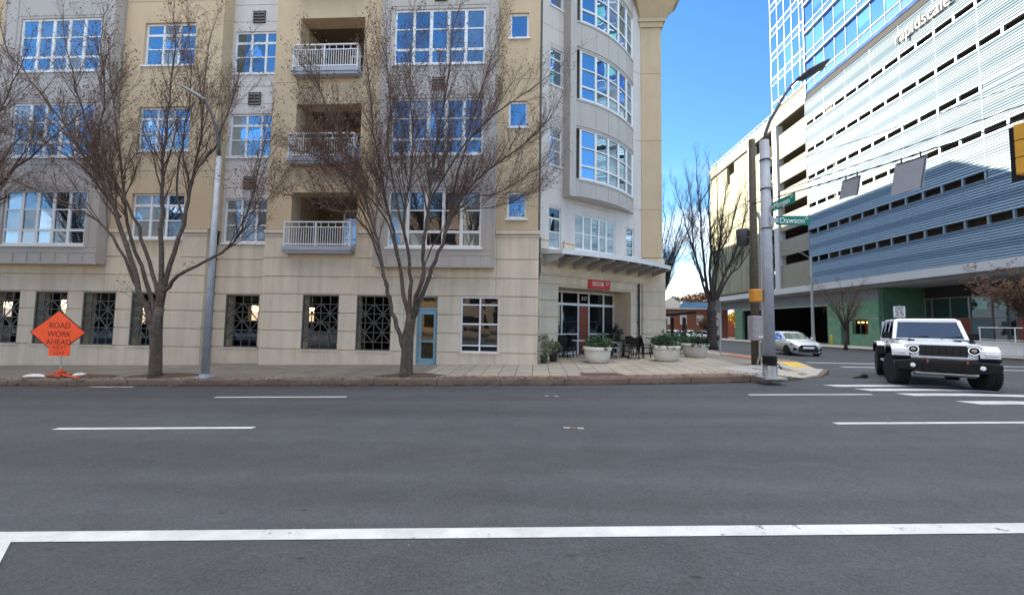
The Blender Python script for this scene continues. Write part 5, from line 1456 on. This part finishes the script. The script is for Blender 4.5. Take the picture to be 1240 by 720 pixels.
# ------------------------------------------------------------------ distant things
def leaf_tree(name, label, x, y, H, r_, mat, seed, n=900, size=.35):
    rg = random.Random(seed); z = gz(x, y); t = thing(name, label, 'tree', (x, y, z)); mb = MB(); mb.tube([(x,y,z-.2),(x,y,z+H*.45),(x+.1,y,z+H*.8)], [.28,.2,.08], 8)
    for k in range(6):
        a = k*1.05; mb.tube([(x,y,z+H*.35), (x+math.cos(a)*r_*.6,y+math.sin(a)*r_*.6,z+H*.72)], [.1,.04], 5)
    mb.build('trunk', M['bark dark'], t); mb = MB()
    for k in range(14):
        a = rg.random()*6.28; d = r_*.65*rg.random()**.5; leaves(mb, (x+math.cos(a)*d, y+math.sin(a)*d, z+H*rg.uniform(.45,.85)), r_*rg.uniform(.3,.5), n//14, size, rg, .8, .2)
    mb.build('crown', M[mat], t)
leaf_tree('autumn_tree', 'bright yellow autumn tree beyond the garage end', 47.3, 94, 7.0, 3.4, 'yellow leaf', 1)
leaf_tree('autumn_tree', 'smaller orange brown tree before the distant red brick building', 31.5, 74, 4.2, 1.9, 'leaf brown', 2, 700, .25)
leaf_tree('distant_tree', 'far brown bare looking tree above the brick roofs', 30, 150, 9, 6, 'leaf brown', 3)
leaf_tree('distant_tree', 'far dull green tree left behind the brick building', 40, 165, 9, 7, 'leaf grey', 4)
leaf_tree('distant_tree', 'far ochre tree beside the white gabled house', 52, 175, 8, 6, 'yellow leaf', 5)
for i, (x, y, h, r_, mk, lb) in enumerate(((42,118,11,5,'leaf brown','far russet tree rising left above the brick building'),(52,128,13,6,'leaf brown','far tall russet tree above the middle of the brick building'),(57,122,11,5,'yellow leaf','far golden tree right of the gabled house'),(66,130,13,6,'leaf brown','far brown tree next to the garage end'),(50,142,13,6,'leaf grey','far grey green tree at the left of the gap beside the stone pier'),(76,140,14,6,'leaf grey','far grey green tree glimpsed under the garage end'))):
    leaf_tree('distant_tree', lb, x, y, h, r_, mk, 20+i, 3000, .5)
t = thing('brick_building', 'low red brick building far down the side street', 'building', (33, 86, gz(33, 86)))
z = gz(33, 80); mb = MB(); mb.box(24.5, 38, 80, 92, z-1, z+5.6); mb.build('wall', M['brick'], t)
mb = MB(); mb.box(24.3, 38.2, 79.8, 92.2, z+5.6, z+5.95); mb.build('roof', M['house wall'], t)
for i in range(4): 
    mb = MB(); x = 25.6+3.2*i; mb.quad((x,79.97,z+2.6),(x+1.3,79.97,z+2.6),(x+1.3,79.97,z+4.5),(x,79.97,z+4.5)); mb.build('window', M['house wall'], t)
t = thing('gabled_house', 'white gabled house with a blue roof behind the brick building', 'house', (38, 120, gz(38, 90)))
z = gz(38, 90); mb = MB(); mb.box(33, 45, 112, 122, z-1, z+7); mb.prism([(33,z+7),(38,z+10.5),(43,z+7)], 112, 122, 'y'); mb.build('wall', M['house wall'], t)
mb = MB(); mb.prism([(40,z+7.2),(50,z+7.2),(50,z+9.0),(41,z+9.0)], 111.6, 122, 'y'); mb.build('roof', M['roof blue'], t)
mb = MB(); mb.box(33.6, 34.2, 74.2, 74.9, -1.4, 4.44); mb.build('column', M['fascia white'], GAR)
t = thing('brick_house', 'small dark red house at the end of the side street', 'house', (52, 110, gz(52, 90)))
z = gz(52, 90); mb = MB(); mb.box(46.5, 58, 98, 108, z-1, z+5); mb.build('wall', M['brick'], t); mb = MB(); mb.prism([(46,z+5),(52,z+8),(58.5,z+5)], 97.6, 108.4, 'y'); mb.build('roof', M['roof grey'], t)

# ------------------------------------------------------------------ cars
def wheel(parent, x, y, z, r_, w, rim='rim silver', steer=0, spokes=5, tread=False):
    T = Matrix.Translation((x, y, z)) @ Matrix.Rotation(steer, 4, 'Z'); sd = 1 if x > 0 else -1
    mb = MB(T); mb.sm = not tread
    prof = [(r_*.62,-w/2),(r_*.90,-w/2),(r_*.985,-w*.40),(r_,-w*.2),(r_,w*.2),(r_*.985,w*.40),(r_*.90,w/2),(r_*.62,w/2)]
    mb.lathe(prof, (0,0,0), 36, 'x')
    if tread:
        for i in range(36):
            a = 2*math.pi*i/36
            for k, (o, L) in enumerate(((-.36,.2),(-.1,.2),(.14,.2),(.36,.2))):
                aa = a+(.09 if k % 2 else 0); c = V((o*w, math.cos(aa)*r_*1.0, math.sin(aa)*r_*1.0)); tg = V((0,-math.sin(aa),math.cos(aa))); rd_ = V((0,math.cos(aa),math.sin(aa)))
                mb.bar(c-tg*r_*.055, c+tg*r_*.055, w*.19, .03, rd_)
    wh = mb.build('wheel', M['rubber'], parent, local=True)
    mb = MB(T); xo = sd*w*.40
    mb.lathe([(r_*.63,xo-sd*.06),(r_*.60,xo+sd*.02),(r_*.55,xo),(r_*.53,xo-sd*.07)], (0,0,0), 28, 'x'); mb.lathe([(r_*.14,xo-sd*.05),(r_*.13,xo+sd*.01),(.01,xo+sd*.015)], (0,0,0), 14, 'x')
    for i in range(spokes):
        a = 2*math.pi*i/spokes; d = V((0,math.cos(a),math.sin(a))); mb.bar(V((xo-sd*.02,0,0))+d*r_*.1, V((xo-sd*.01,0,0))+d*r_*.57, r_*.17, .03, (1,0,0))
    mb.lathe([(r_*.54,xo-sd*.09),(.01,xo-sd*.09)], (0,0,0), 20, 'x')
    mb.build('rim', M[rim], wh, local=True)
    return wh
def hatchback(name, label, loc, rz, paint='car silver', ws='windscreen pale', group=None):
    """compact hatchback, 4.05 m long, facing -y"""
    t = thing(name, label, 'car', loc, rz, group); K = dict(local=True)
    # stations: y, half width, sill z, belt z, half roof, roof z (None = no greenhouse)
    st = [(-2.0,.50,.34,.62),(-1.97,.62,.22,.70),(-1.86,.76,.19,.78),(-1.6,.84,.19,.86),(-1.2,.86,.19,.92),(-.75,.865,.19,.97),(-.2,.865,.19,.97),(.6,.865,.19,.98),(1.3,.86,.20,1.0),(1.75,.82,.24,1.0),(1.95,.74,.30,.95),(2.03,.62,.40,.80)]
    mb = MB(); mb.sm = True; vs = []; k = 13
    for y, hw, zb, zt in st:
        h = zt-zb
        half = [(0,zb),(hw*.85,zb),(hw*.97,zb+h*.14),(hw,zb+h*.42),(hw*.985,zb+h*.70),(hw*.95,zb+h*.9),(hw*.82,zt)]
        ring = [(-x,z) for x, z in reversed(half[1:])]+[half[0]]+half[1:]
        for x, z in ring: vs.append((x, y, z))
        vs_n = len(ring)
    k = vs_n; n = len(st)
    fs = [(i*k+j, i*k+j+1, (i+1)*k+j+1, (i+1)*k+j) for i in range(n-1) for j in range(k-1)]+[(i*k+k-1, i*k, (i+1)*k, (i+1)*k+k-1) for i in range(n-1)]
    fs += [tuple(range(k)), tuple(range((n-1)*k, n*k))]
    mb.add(vs, fs); body = mb.build('body', M[paint], t, local=True)
    # greenhouse
    gh = [(-.98,.80,.93,.93),(-.15,.76,.95,1.37),(.25,.74,.97,1.44),(.9,.73,.98,1.44),(1.45,.70,.98,1.38),(1.88,.66,.97,.99)]
    mb = MB(); mb.sm = True; vs = []
    for y, hw, zb, zt in gh:
        top_w = .80*hw
        vs += [(-hw,y,zb),(-top_w-.02,y,zt-.03 if zt > zb+.05 else zt),(-top_w*.8,y,zt),(top_w*.8,y,zt),(top_w+.02,y,zt-.03 if zt > zb+.05 else zt),(hw,y,zb)]
    k = 6
    mb.add(vs, [(i*k+j, i*k+j+1, (i+1)*k+j+1, (i+1)*k+j) for i in range(len(gh)-1) for j in range(k-1)]); mb.build('roof', M[paint], t, local=True)
    def lerp(a, b, f): return tuple(p+(q-p)*f for p, q in zip(a, b))
    mb = MB(); o = .012
    mb.quad((-.70,-.90-o,.965),(.70,-.90-o,.965),(.575,-.20-o,1.355),(-.575,-.20-o,1.355)); mb.build('windscreen', M[ws], t, local=True)
    for sx in (-1, 1):
        for ya, yb, za, zb_ in ((-.50,.38,1.20,1.375),(.46,1.32,1.375,1.33)):
            mb = MB(); x0, x1 = sx*.795, sx*.63; 
            mb.quad((x0,ya-.12 if ya < 0 else ya,1.0),(x0*.985,yb+.02,1.01),(x1+sx*.01,yb,zb_),(x1+sx*.045 if ya < 0 else x1+sx*.01,ya+.12,za)); mb.build('side_window', M['car glass'], t, local=True)
        mb = MB(); mb.sm = True; mb.sphere((sx*.93,-.52,1.02), .1, 10, 6, (.9,.6,.65)); mb.build('mirror', M[paint], t, local=True)
        mb = MB(); mb.add([(sx*.46,-1.965,.68),(sx*.70,-1.90,.70),(sx*.815,-1.66,.80),(sx*.80,-1.72,.70),(sx*.70,-1.93,.60),(sx*.48,-1.985,.61)], [(0,1,2,3,4,5)]); mb.build('headlight', M['windscreen pale'], t, local=True)
        mb = MB(); mb.add([(sx*.58,-1.985,.50),(sx*.76,-1.90,.53),(sx*.76,-1.90,.36),(sx*.60,-1.98,.34)], [(0,1,2,3)]); mb.build('fog_lamp', M['plastic'], t, local=True)
        for yy in (-1.28, 1.27):
            mb = MB(); a0 = []
            for i in range(15):
                a = math.pi*i/14; a0.append((yy+math.cos(a)*.36, .30+math.sin(a)*.36))
            mb.prism([(yy+.36,.16)]+a0+[(yy-.36,.16)], sx*.70, sx*.873, 'x'); mb.build('wheel_arch', M['plastic'], t, local=True)
            wheel(t, sx*.775, yy, .31, .31, .2)
    mb = MB(); mb.add([(-.42,-2.0,.615),(.42,-2.0,.615),(.42,-2.0,.675),(-.42,-2.0,.675)], [(0,1,2,3)]); mb.add([(-.50,-2.005,.27),(.50,-2.005,.27),(.60,-2.0,.43),(-.60,-2.0,.43)], [(0,1,2,3)]); mb.build('grille', M['plastic'], t, local=True)
    mb = MB(); mb.box(-.3,.3,-2.03,-2.01,.47,.58); mb.build('number_plate', M['lens white'], t, local=True)
    return t
hatchback('hatchback_car', 'silver hatchback driving on the side street behind the corner pole', (16.35, 26.3, gz(16.35, 26.3)), R(-7))
cp = hatchback('parked_car', 'white car parked far down the side street beyond the shelter, nearest the planter', (20.4, 58, gz(20, 58)+.02), R(40), 'car white', 'car glass', 'cars parked down the side street')
dup(cp, (22.9, 58.4, gz(23, 58)+.02), R(35), 'white car parked beside the other far white car, closer to the street tree')
c2 = hatchback('parked_car', 'dark car parked in the far lot between the white cars and the tree', (26.2, 62, gz(26, 62)+.02), R(60), 'car dark', 'car glass', 'cars parked down the side street')
# cars parked inside the open level of the apartment block
g = 'cars parked inside the open level'
c3 = hatchback('parked_car', 'blue car parked inside behind the grille nearest the road work sign', (-20.3, 18.4, .03), R(95), 'car blue', 'windscreen pale', g)
dup(c3, (-14.6, 21, .03), R(88), 'blue car parked inside behind the fourth grille', g)
c4 = hatchback('parked_car', 'white car parked inside behind the leftmost grille', (-25.5, 18.6, .03), R(80), 'car white', 'windscreen pale', g)
dup(c4, (-10.2, 19.4, .03), R(92), 'white car parked inside behind the grille under the balconies', g)

# ------------------------------------------------------------------ the white off-road car turning the corner (local: faces -y)
JL = V((11.6, 12.5, 0)); JL.z = gz(11.6, 12.5)+.005
JE = thing('offroad_car', 'white boxy off-road car with black grille and big tyres turning at the corner', 'car', JL, R(-34))
B = dict(local=True)
WR = .425; FA, RA, TRK = -1.50, 1.48, .80
for sx in (-1, 1):
    wheel(JE, sx*TRK, FA, WR, WR, .30, 'rim', R(14), 5, True); wheel(JE, sx*TRK, RA, WR, WR, .30, 'rim', 0, 5, True)
# lower tub
mb = MB(); mb.prism([(-.62,.66),(2.12,.66),(2.16,.9),(2.14,1.22),(-.62,1.22)], -.76, .76, 'x'); tub = mb.build('body', M['car white'], JE, bevel=.03, local=True)
mb = MB(); mb.box(-.70,.70,-1.9,2.1,.50,.64); mb.tube([(-.7,FA,WR),(.7,FA,WR)], .06, 8); mb.tube([(-.7,RA,WR),(.7,RA,WR)], .06, 8); mb.sphere((.2,FA,WR), .15, 10, 6); mb.sphere((0,RA,WR), .16, 10, 6); mb.build('chassis', M['plastic'], JE, local=True)
# hood
vs = []
for y, w, z in ((-2.02,.60,1.12),(-1.5,.645,1.175),(-.62,.735,1.235)):
    vs += [(-w,y,z-.26),(-w,y,z-.05),(-w+.07,y,z-.005),(-.3,y,z+.02),(.3,y,z+.02),(w-.07,y,z-.005),(w,y,z-.05),(w,y,z-.26)]
mb = MB(); k = 8; mb.add(vs, [(i*k+j, i*k+j+1, (i+1)*k+j+1, (i+1)*k+j) for i in range(2) for j in range(k-1)]+[tuple(range(k-1,-1,-1)), tuple(range(2*k,3*k))]); mb.build('hood', M['car white'], JE, bevel=.012, local=True)
mb = MB()
for sx in (-1, 1): mb.box(sx*.44-.06, sx*.44+.06, -1.25, -.95, 1.20, 1.245)
mb.build('hood_vent', M['plastic'], JE, bevel=.01, local=True)
for sx in (-1, 1):
    mb = MB(); mb.box(sx*.70-.04, sx*.70+.04, -1.72, -1.62, 1.0, 1.1); mb.build('hood_latch', M['plastic'], JE, bevel=.01, local=True)
# grille wall with seven slots and round headlights
mb = MB(); mb.prism([(-.58,.77),(.58,.77),(.66,.83),(.715,.98),(.70,1.12),(.60,1.17),(-.60,1.17),(-.70,1.12),(-.715,.98),(-.66,.83)], -2.06, -1.94, 'y'); gw = mb.build('grille_surround', M['car white'], JE, bevel=.035, local=True)
for i in range(7):
    mb = MB(); x = -.366+.122*i; mb.prism([(x-.052,.845),(x+.052,.845),(x+.052,1.085),(x+.03,1.11),(x-.03,1.11),(x-.052,1.085)], -2.069, -2.052, 'y'); mb.build('grille_slot', M['black ink'], JE, local=True)
mb = MB(); mb.prism([(-.43,.84),(.43,.84),(.43,1.10),(.40,1.118),(-.40,1.118),(-.43,1.10)], -2.064, -2.058, 'y'); mb.build('grille_insert', M['plastic'], JE, local=True)
for sx in (-1, 1):
    mb = MB(); mb.sm = True; mb.lathe([(.115,-2.055),(.12,-2.085),(.095,-2.09)], (sx*.535,0,1.0), 24, 'y'); hl = mb.build('headlight', M['black metal'], JE, local=True)
    mb = MB(); mb.sm = True; mb.tube([(sx*.535+.098*math.cos(a*.2618), -2.09, 1.0+.098*math.sin(a*.2618)) for a in range(25)], .009, 6, False); mb.build('light_ring', M['headlamp'], hl, local=True)
    mb = MB(); mb.sm = True; mb.sphere((sx*.535,-2.065,1.0), .088, 16, 8, (1,.35,1)); mb.build('lens', M['windscreen pale'], hl, local=True)
# fenders: black flare under a white top
for sx in (-1, 1):
    for yc, a0, a1 in ((FA, -.05, 3.05), (RA, .1, 3.0)):
        front = yc == FA
        prof = [(yc-.60,.74),(yc-.56,.90),(yc-.40,1.01),(yc+.36,1.01),(yc+.52,.88),(yc+.58,.66)] if front else [(yc-.56,.66),(yc-.50,.90),(yc-.36,1.0),(yc+.36,1.0),(yc+.52,.86),(yc+.56,.72)]
        up_ = [(y, z+.06) for y, z in prof]
        mb = MB(); mb.prism(prof+[(y+(.03 if i > 2 else -.03), z+.05) for i, (y, z) in reversed(list(enumerate(prof)))], sx*.60, sx*.965, 'x'); fl = mb.build('fender', M['plastic'], JE, bevel=.015, local=True)
        if front: tp_ = [(yc-.62,.83),(yc-.58,.955),(yc-.42,1.065),(yc+.38,1.065),(yc+.56,.94),(yc+.60,.90),(yc+.42,1.11),(yc-.43,1.115),(yc-.62,1.0)]
        else: tp_ = [(yc-.52,.955),(yc-.37,1.055),(yc+.37,1.055),(yc+.55,.91),(yc+.56,.95),(yc+.40,1.10),(yc-.40,1.10),(yc-.56,.98)]
        mb = MB(); mb.prism(tp_, sx*.62, sx*.955, 'x'); mb.build('fender_top', M['car white'], fl, bevel=.015, local=True)
        if front:
            mb = MB(); mb.box(sx*.70, sx*.93, yc-.652, yc-.612, .90, .945); mb.build('running_light', M['lens white'], fl, bevel=.005, local=True)
# front bumper
mb = MB(); mb.prism([(-.93,.60),(-.90,.50),(-.42,.44),(.42,.44),(.90,.50),(.93,.60),(.93,.70),(.70,.735),(-.70,.735),(-.93,.70)], -2.36, -2.06, 'y'); bp_ = mb.build('bumper', M['plastic'], JE, bevel=.03, local=True)
mb = MB(); mb.box(-.42,.42,-2.375,-2.355,.50,.68); mb.box(-.60,.60,-2.34,-2.10,.70,.76); mb.build('winch_plate', M['black metal'], bp_, bevel=.01, local=True)
for sx in (-1, 1):
    mb = MB(); mb.sm = True; mb.lathe([(.07,-2.34),(.072,-2.372),(.058,-2.376)], (sx*.60,0,.605), 18, 'y'); fg = mb.build('fog_lamp', M['black metal'], bp_, local=True)
    mb = MB(); mb.sm = True; mb.sphere((sx*.60,-2.372,.605), .055, 12, 6, (1,.3,1)); mb.build('lens', M['lens white'], fg, local=True)
    mb = MB(); mb.tube([(sx*.34,-2.34,.74),(sx*.34,-2.44,.76),(sx*.34,-2.46,.71),(sx*.34,-2.36,.69)], .02, 6); mb.build('tow_hook', M['door red'], bp_, local=True)
mb = MB(); mb.prism([(-2.3,.46),(-2.05,.42),(-1.95,.34),(-2.0,.33),(-2.3,.40)], -.55, .55, 'x'); mb.build('skid_plate', M['zinc metal'], JE, bevel=.008, local=True)
# cabin: windscreen frame, hardtop
def frustum(mb, pts_lo, pts_hi):
    n = len(pts_lo); mb.add(list(pts_lo)+list(pts_hi), [tuple(range(n-1,-1,-1)), tuple(range(n,2*n))]+[(i,(i+1)%n,n+(i+1)%n,n+i) for i in range(n)])
mb = MB()
def bar4(a, b, w, h): mb.bar(a, b, w, h, (0,1,0))
mb.bar((-.73,-.62,1.22),(-.635,-.30,1.765),.09,.07,(0,1,0)); mb.bar((.73,-.62,1.22),(.635,-.30,1.765),.09,.07,(0,1,0)); mb.bar((-.66,-.30,1.755),(.66,-.30,1.755),.07,.075); mb.bar((-.72,-.62,1.235),(.72,-.62,1.235),.07,.06)
mb.build('windscreen_frame', M['car white'], JE, bevel=.015, local=True)
mb = MB(); mb.quad((-.70,-.605,1.25),(.70,-.605,1.25),(.605,-.30,1.735),(-.605,-.30,1.735)); mb.build('windscreen', M['car glass'], JE, local=True)
mb = MB(); mb.box(-.05,.05,-.30,-.26,1.60,1.66); mb.build('rear_mirror', M['lens white'], JE, local=True)
mb = MB(); frustum(mb, [(-.665,-.34,1.765),(.665,-.34,1.765),(.655,2.10,1.755),(-.655,2.10,1.755)], [(-.61,-.26,1.83),(.61,-.26,1.83),(.60,2.02,1.825),(-.60,2.02,1.825)]); mb.build('hardtop', M['car white'], JE, bevel=.03, local=True)
mb = MB()
for sx in (-1, 1):
    for y0, w in ((.52,.10),(1.36,.10),(2.06,.12)):
        frustum(mb, [(sx*.755,y0-w/2,1.20),(sx*.755,y0+w/2,1.20),(sx*.69,y0+w/2,1.20),(sx*.69,y0-w/2,1.20)], [(sx*.655,y0-w/2,1.77),(sx*.655,y0+w/2,1.77),(sx*.60,y0+w/2,1.77),(sx*.60,y0-w/2,1.77)])
mb.box(-.7,.7,2.04,2.12,1.2,1.76)
mb.build('pillar', M['car white'], JE, local=True)
for sx in (-1, 1):
    for y0, y1, sl in ((-.50,.46,.2),(.58,1.30,0),(1.42,1.99,0)):
        mb = MB(); mb.quad((sx*.748,y0,1.23),(sx*.748,y1,1.23),(sx*.648,y1,1.74),(sx*.655,y0+sl,1.70)); mb.build('side_window', M['car glass'], JE, local=True)
    mb = MB(); mb.box(sx*.80-.02, sx*.80+.02,-.66,-.45,1.22,1.25); mb.box(sx*.87-.10, sx*.87+.10, -.58, -.46, 1.24, 1.43); mb.build('mirror', M['plastic'], JE, bevel=.02, local=True)
    for y0, y1 in ((-.52,.50),(.54,1.36)):
        mb = MB(); mb.box(sx*.761, sx*.775, y0+.015, y1-.015, .70, 1.20); dr = mb.build('door', M['car white'], JE, bevel=.006, local=True)
        mb = MB(); mb.box(sx*.776, sx*.80, y1-.22, y1-.08, 1.08, 1.12); mb.build('handle', M['plastic'], dr, bevel=.005, local=True)
    mb = MB(); mb.box(sx*.74, sx*.90, -.72, .86, .50, .565); mb.build('side_step', M['zinc metal'], JE, bevel=.015, local=True)
for sx in (-.42, .22):
    mb = MB(); mb.tube([(sx,-.66,1.245),(sx+.05,-.63,1.27),(sx+.42,-.585,1.335)], .011, 5); mb.build('wiper', M['plastic'], JE, local=True)
mb = MB(); mb.box(-.7,.7,-.86,-.63,1.215,1.238); mb.build('cowl', M['plastic'], JE, local=True)
mb = MB(); mb.box(-.68,.68,-.25,-.1,.9,1.26); mb.box(-.6,-.1,.25,.40,.9,1.6); mb.box(.1,.6,.25,.40,.9,1.6); mb.build('seat', M['plastic'], JE, local=True)
mb = MB(); mb.lathe([(.1,2.16),(.38,2.18),(.40,2.28),(.38,2.38),(.1,2.40)], (0,0,1.05), 24, 'y'); mb.build('spare_tyre', M['rubber'], JE, local=True)

# ------------------------------------------------------------------ light
SUN = V((-1, 1, .59)).normalized(); EL = math.asin(SUN.z); AZ = math.atan2(SUN.x, SUN.y)
w = bpy.data.worlds.new('World'); SC.world = w; w.use_nodes = True; nt = w.node_tree; bg = nt.nodes['Background']
sky = nt.nodes.new('ShaderNodeTexSky'); sky.sky_type = 'NISHITA'; sky.sun_disc = False; sky.sun_elevation = EL; sky.sun_rotation = AZ; sky.air_density = 1.0; sky.dust_density = .25; sky.ozone_density = 2.2; sky.altitude = 50
tc = nt.nodes.new('ShaderNodeTexCoord'); mp = nt.nodes.new('ShaderNodeMapping'); mp.inputs['Scale'].default_value = (1.0, 1.0, 2.6); nt.links.new(tc.outputs['Generated'], mp.inputs[0])
nz = nt.nodes.new('ShaderNodeTexNoise'); nz.inputs['Scale'].default_value = 3.6; nz.inputs['Detail'].default_value = 9; nz.inputs['Roughness'].default_value = .58; nt.links.new(mp.outputs[0], nz.inputs['Vector'])
sx = nt.nodes.new('ShaderNodeSeparateXYZ'); nt.links.new(tc.outputs['Generated'], sx.inputs[0])
band = nt.nodes.new('ShaderNodeValToRGB'); e = band.color_ramp.elements; e[0].position = .0; e[0].color = (.95,)*3+(1,); e[1].position = .36; e[1].color = (.0,)*3+(1,); x_ = e.new(.24); x_.color = (.60,)*3+(1,)
nt.links.new(sx.outputs['Z'], band.inputs[0])
cr = nt.nodes.new('ShaderNodeValToRGB'); e = cr.color_ramp.elements; e[0].position = .46; e[0].color = (0,0,0,1); e[1].position = .66; e[1].color = (1,1,1,1); nt.links.new(nz.outputs['Fac'], cr.inputs[0])
mu = nt.nodes.new('ShaderNodeMath'); mu.operation = 'MULTIPLY'; nt.links.new(cr.outputs[0], mu.inputs[0]); nt.links.new(band.outputs[0], mu.inputs[1])
hs = nt.nodes.new('ShaderNodeHueSaturation'); hs.inputs['Saturation'].default_value = 1.25; hs.inputs['Value'].default_value = 1.0; nt.links.new(sky.outputs[0], hs.inputs['Color'])
mx = nt.nodes.new('ShaderNodeMix'); mx.data_type = 'RGBA'; nt.links.new(mu.outputs[0], mx.inputs[0]); nt.links.new(hs.outputs[0], mx.inputs[6]); mx.inputs[7].default_value = (8.2, 8.6, 9.0, 1)
# bright cloud layer added overhead, out of view, to light the street neutrally
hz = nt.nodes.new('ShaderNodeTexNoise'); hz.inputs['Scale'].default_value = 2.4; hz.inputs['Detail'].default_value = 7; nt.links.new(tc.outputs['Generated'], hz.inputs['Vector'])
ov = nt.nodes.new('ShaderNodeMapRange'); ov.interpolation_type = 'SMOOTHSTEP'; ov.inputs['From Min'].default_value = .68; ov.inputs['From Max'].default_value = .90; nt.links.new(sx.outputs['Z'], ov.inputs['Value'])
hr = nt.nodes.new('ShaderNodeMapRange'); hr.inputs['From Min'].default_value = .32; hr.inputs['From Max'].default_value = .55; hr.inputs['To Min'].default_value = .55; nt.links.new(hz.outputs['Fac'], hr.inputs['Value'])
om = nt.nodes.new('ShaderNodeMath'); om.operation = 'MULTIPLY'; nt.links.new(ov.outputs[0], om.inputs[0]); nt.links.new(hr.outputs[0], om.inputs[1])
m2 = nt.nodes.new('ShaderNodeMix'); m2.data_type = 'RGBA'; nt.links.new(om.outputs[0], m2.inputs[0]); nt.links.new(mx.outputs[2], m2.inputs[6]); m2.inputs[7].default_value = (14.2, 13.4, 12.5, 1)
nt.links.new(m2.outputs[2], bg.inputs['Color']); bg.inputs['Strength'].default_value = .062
sl = bpy.data.lights.new('sun', 'SUN'); sl.energy = 4.2; sl.angle = R(.5); sl.color = (1, .88, .69)
so = bpy.data.objects.new('sun', sl); COL.objects.link(so); so.rotation_euler = (-SUN).to_track_quat('-Z', 'Y').to_euler(); so.location = (-30, 30, 60)

# ------------------------------------------------------------------ camera
cd = bpy.data.cameras.new('camera'); cd.sensor_fit = 'HORIZONTAL'; cd.sensor_width = 36; cd.lens = 36*FPX/1240; cd.clip_start = .05; cd.clip_end = 3000
co = bpy.data.objects.new('camera', cd); COL.objects.link(co)
m = Matrix((_r, _u, -_f)).transposed().to_4x4(); m.translation = (0, 0, CZ); co.matrix_world = m
SC.camera = co
vs_ = SC.view_settings; vs_.view_transform = 'Standard'; vs_.look = 'None'; vs_.gamma = 1; vs_.use_curve_mapping = False; vs_.exposure = 2.48
SC.render.engine = 'CYCLES'; SC.cycles.use_denoising = True; SC.cycles.max_bounces = 6; SC.cycles.diffuse_bounces = 4; SC.cycles.glossy_bounces = 3; SC.cycles.transparent_max_bounces = 8
SC.cycles.sample_clamp_indirect = 6
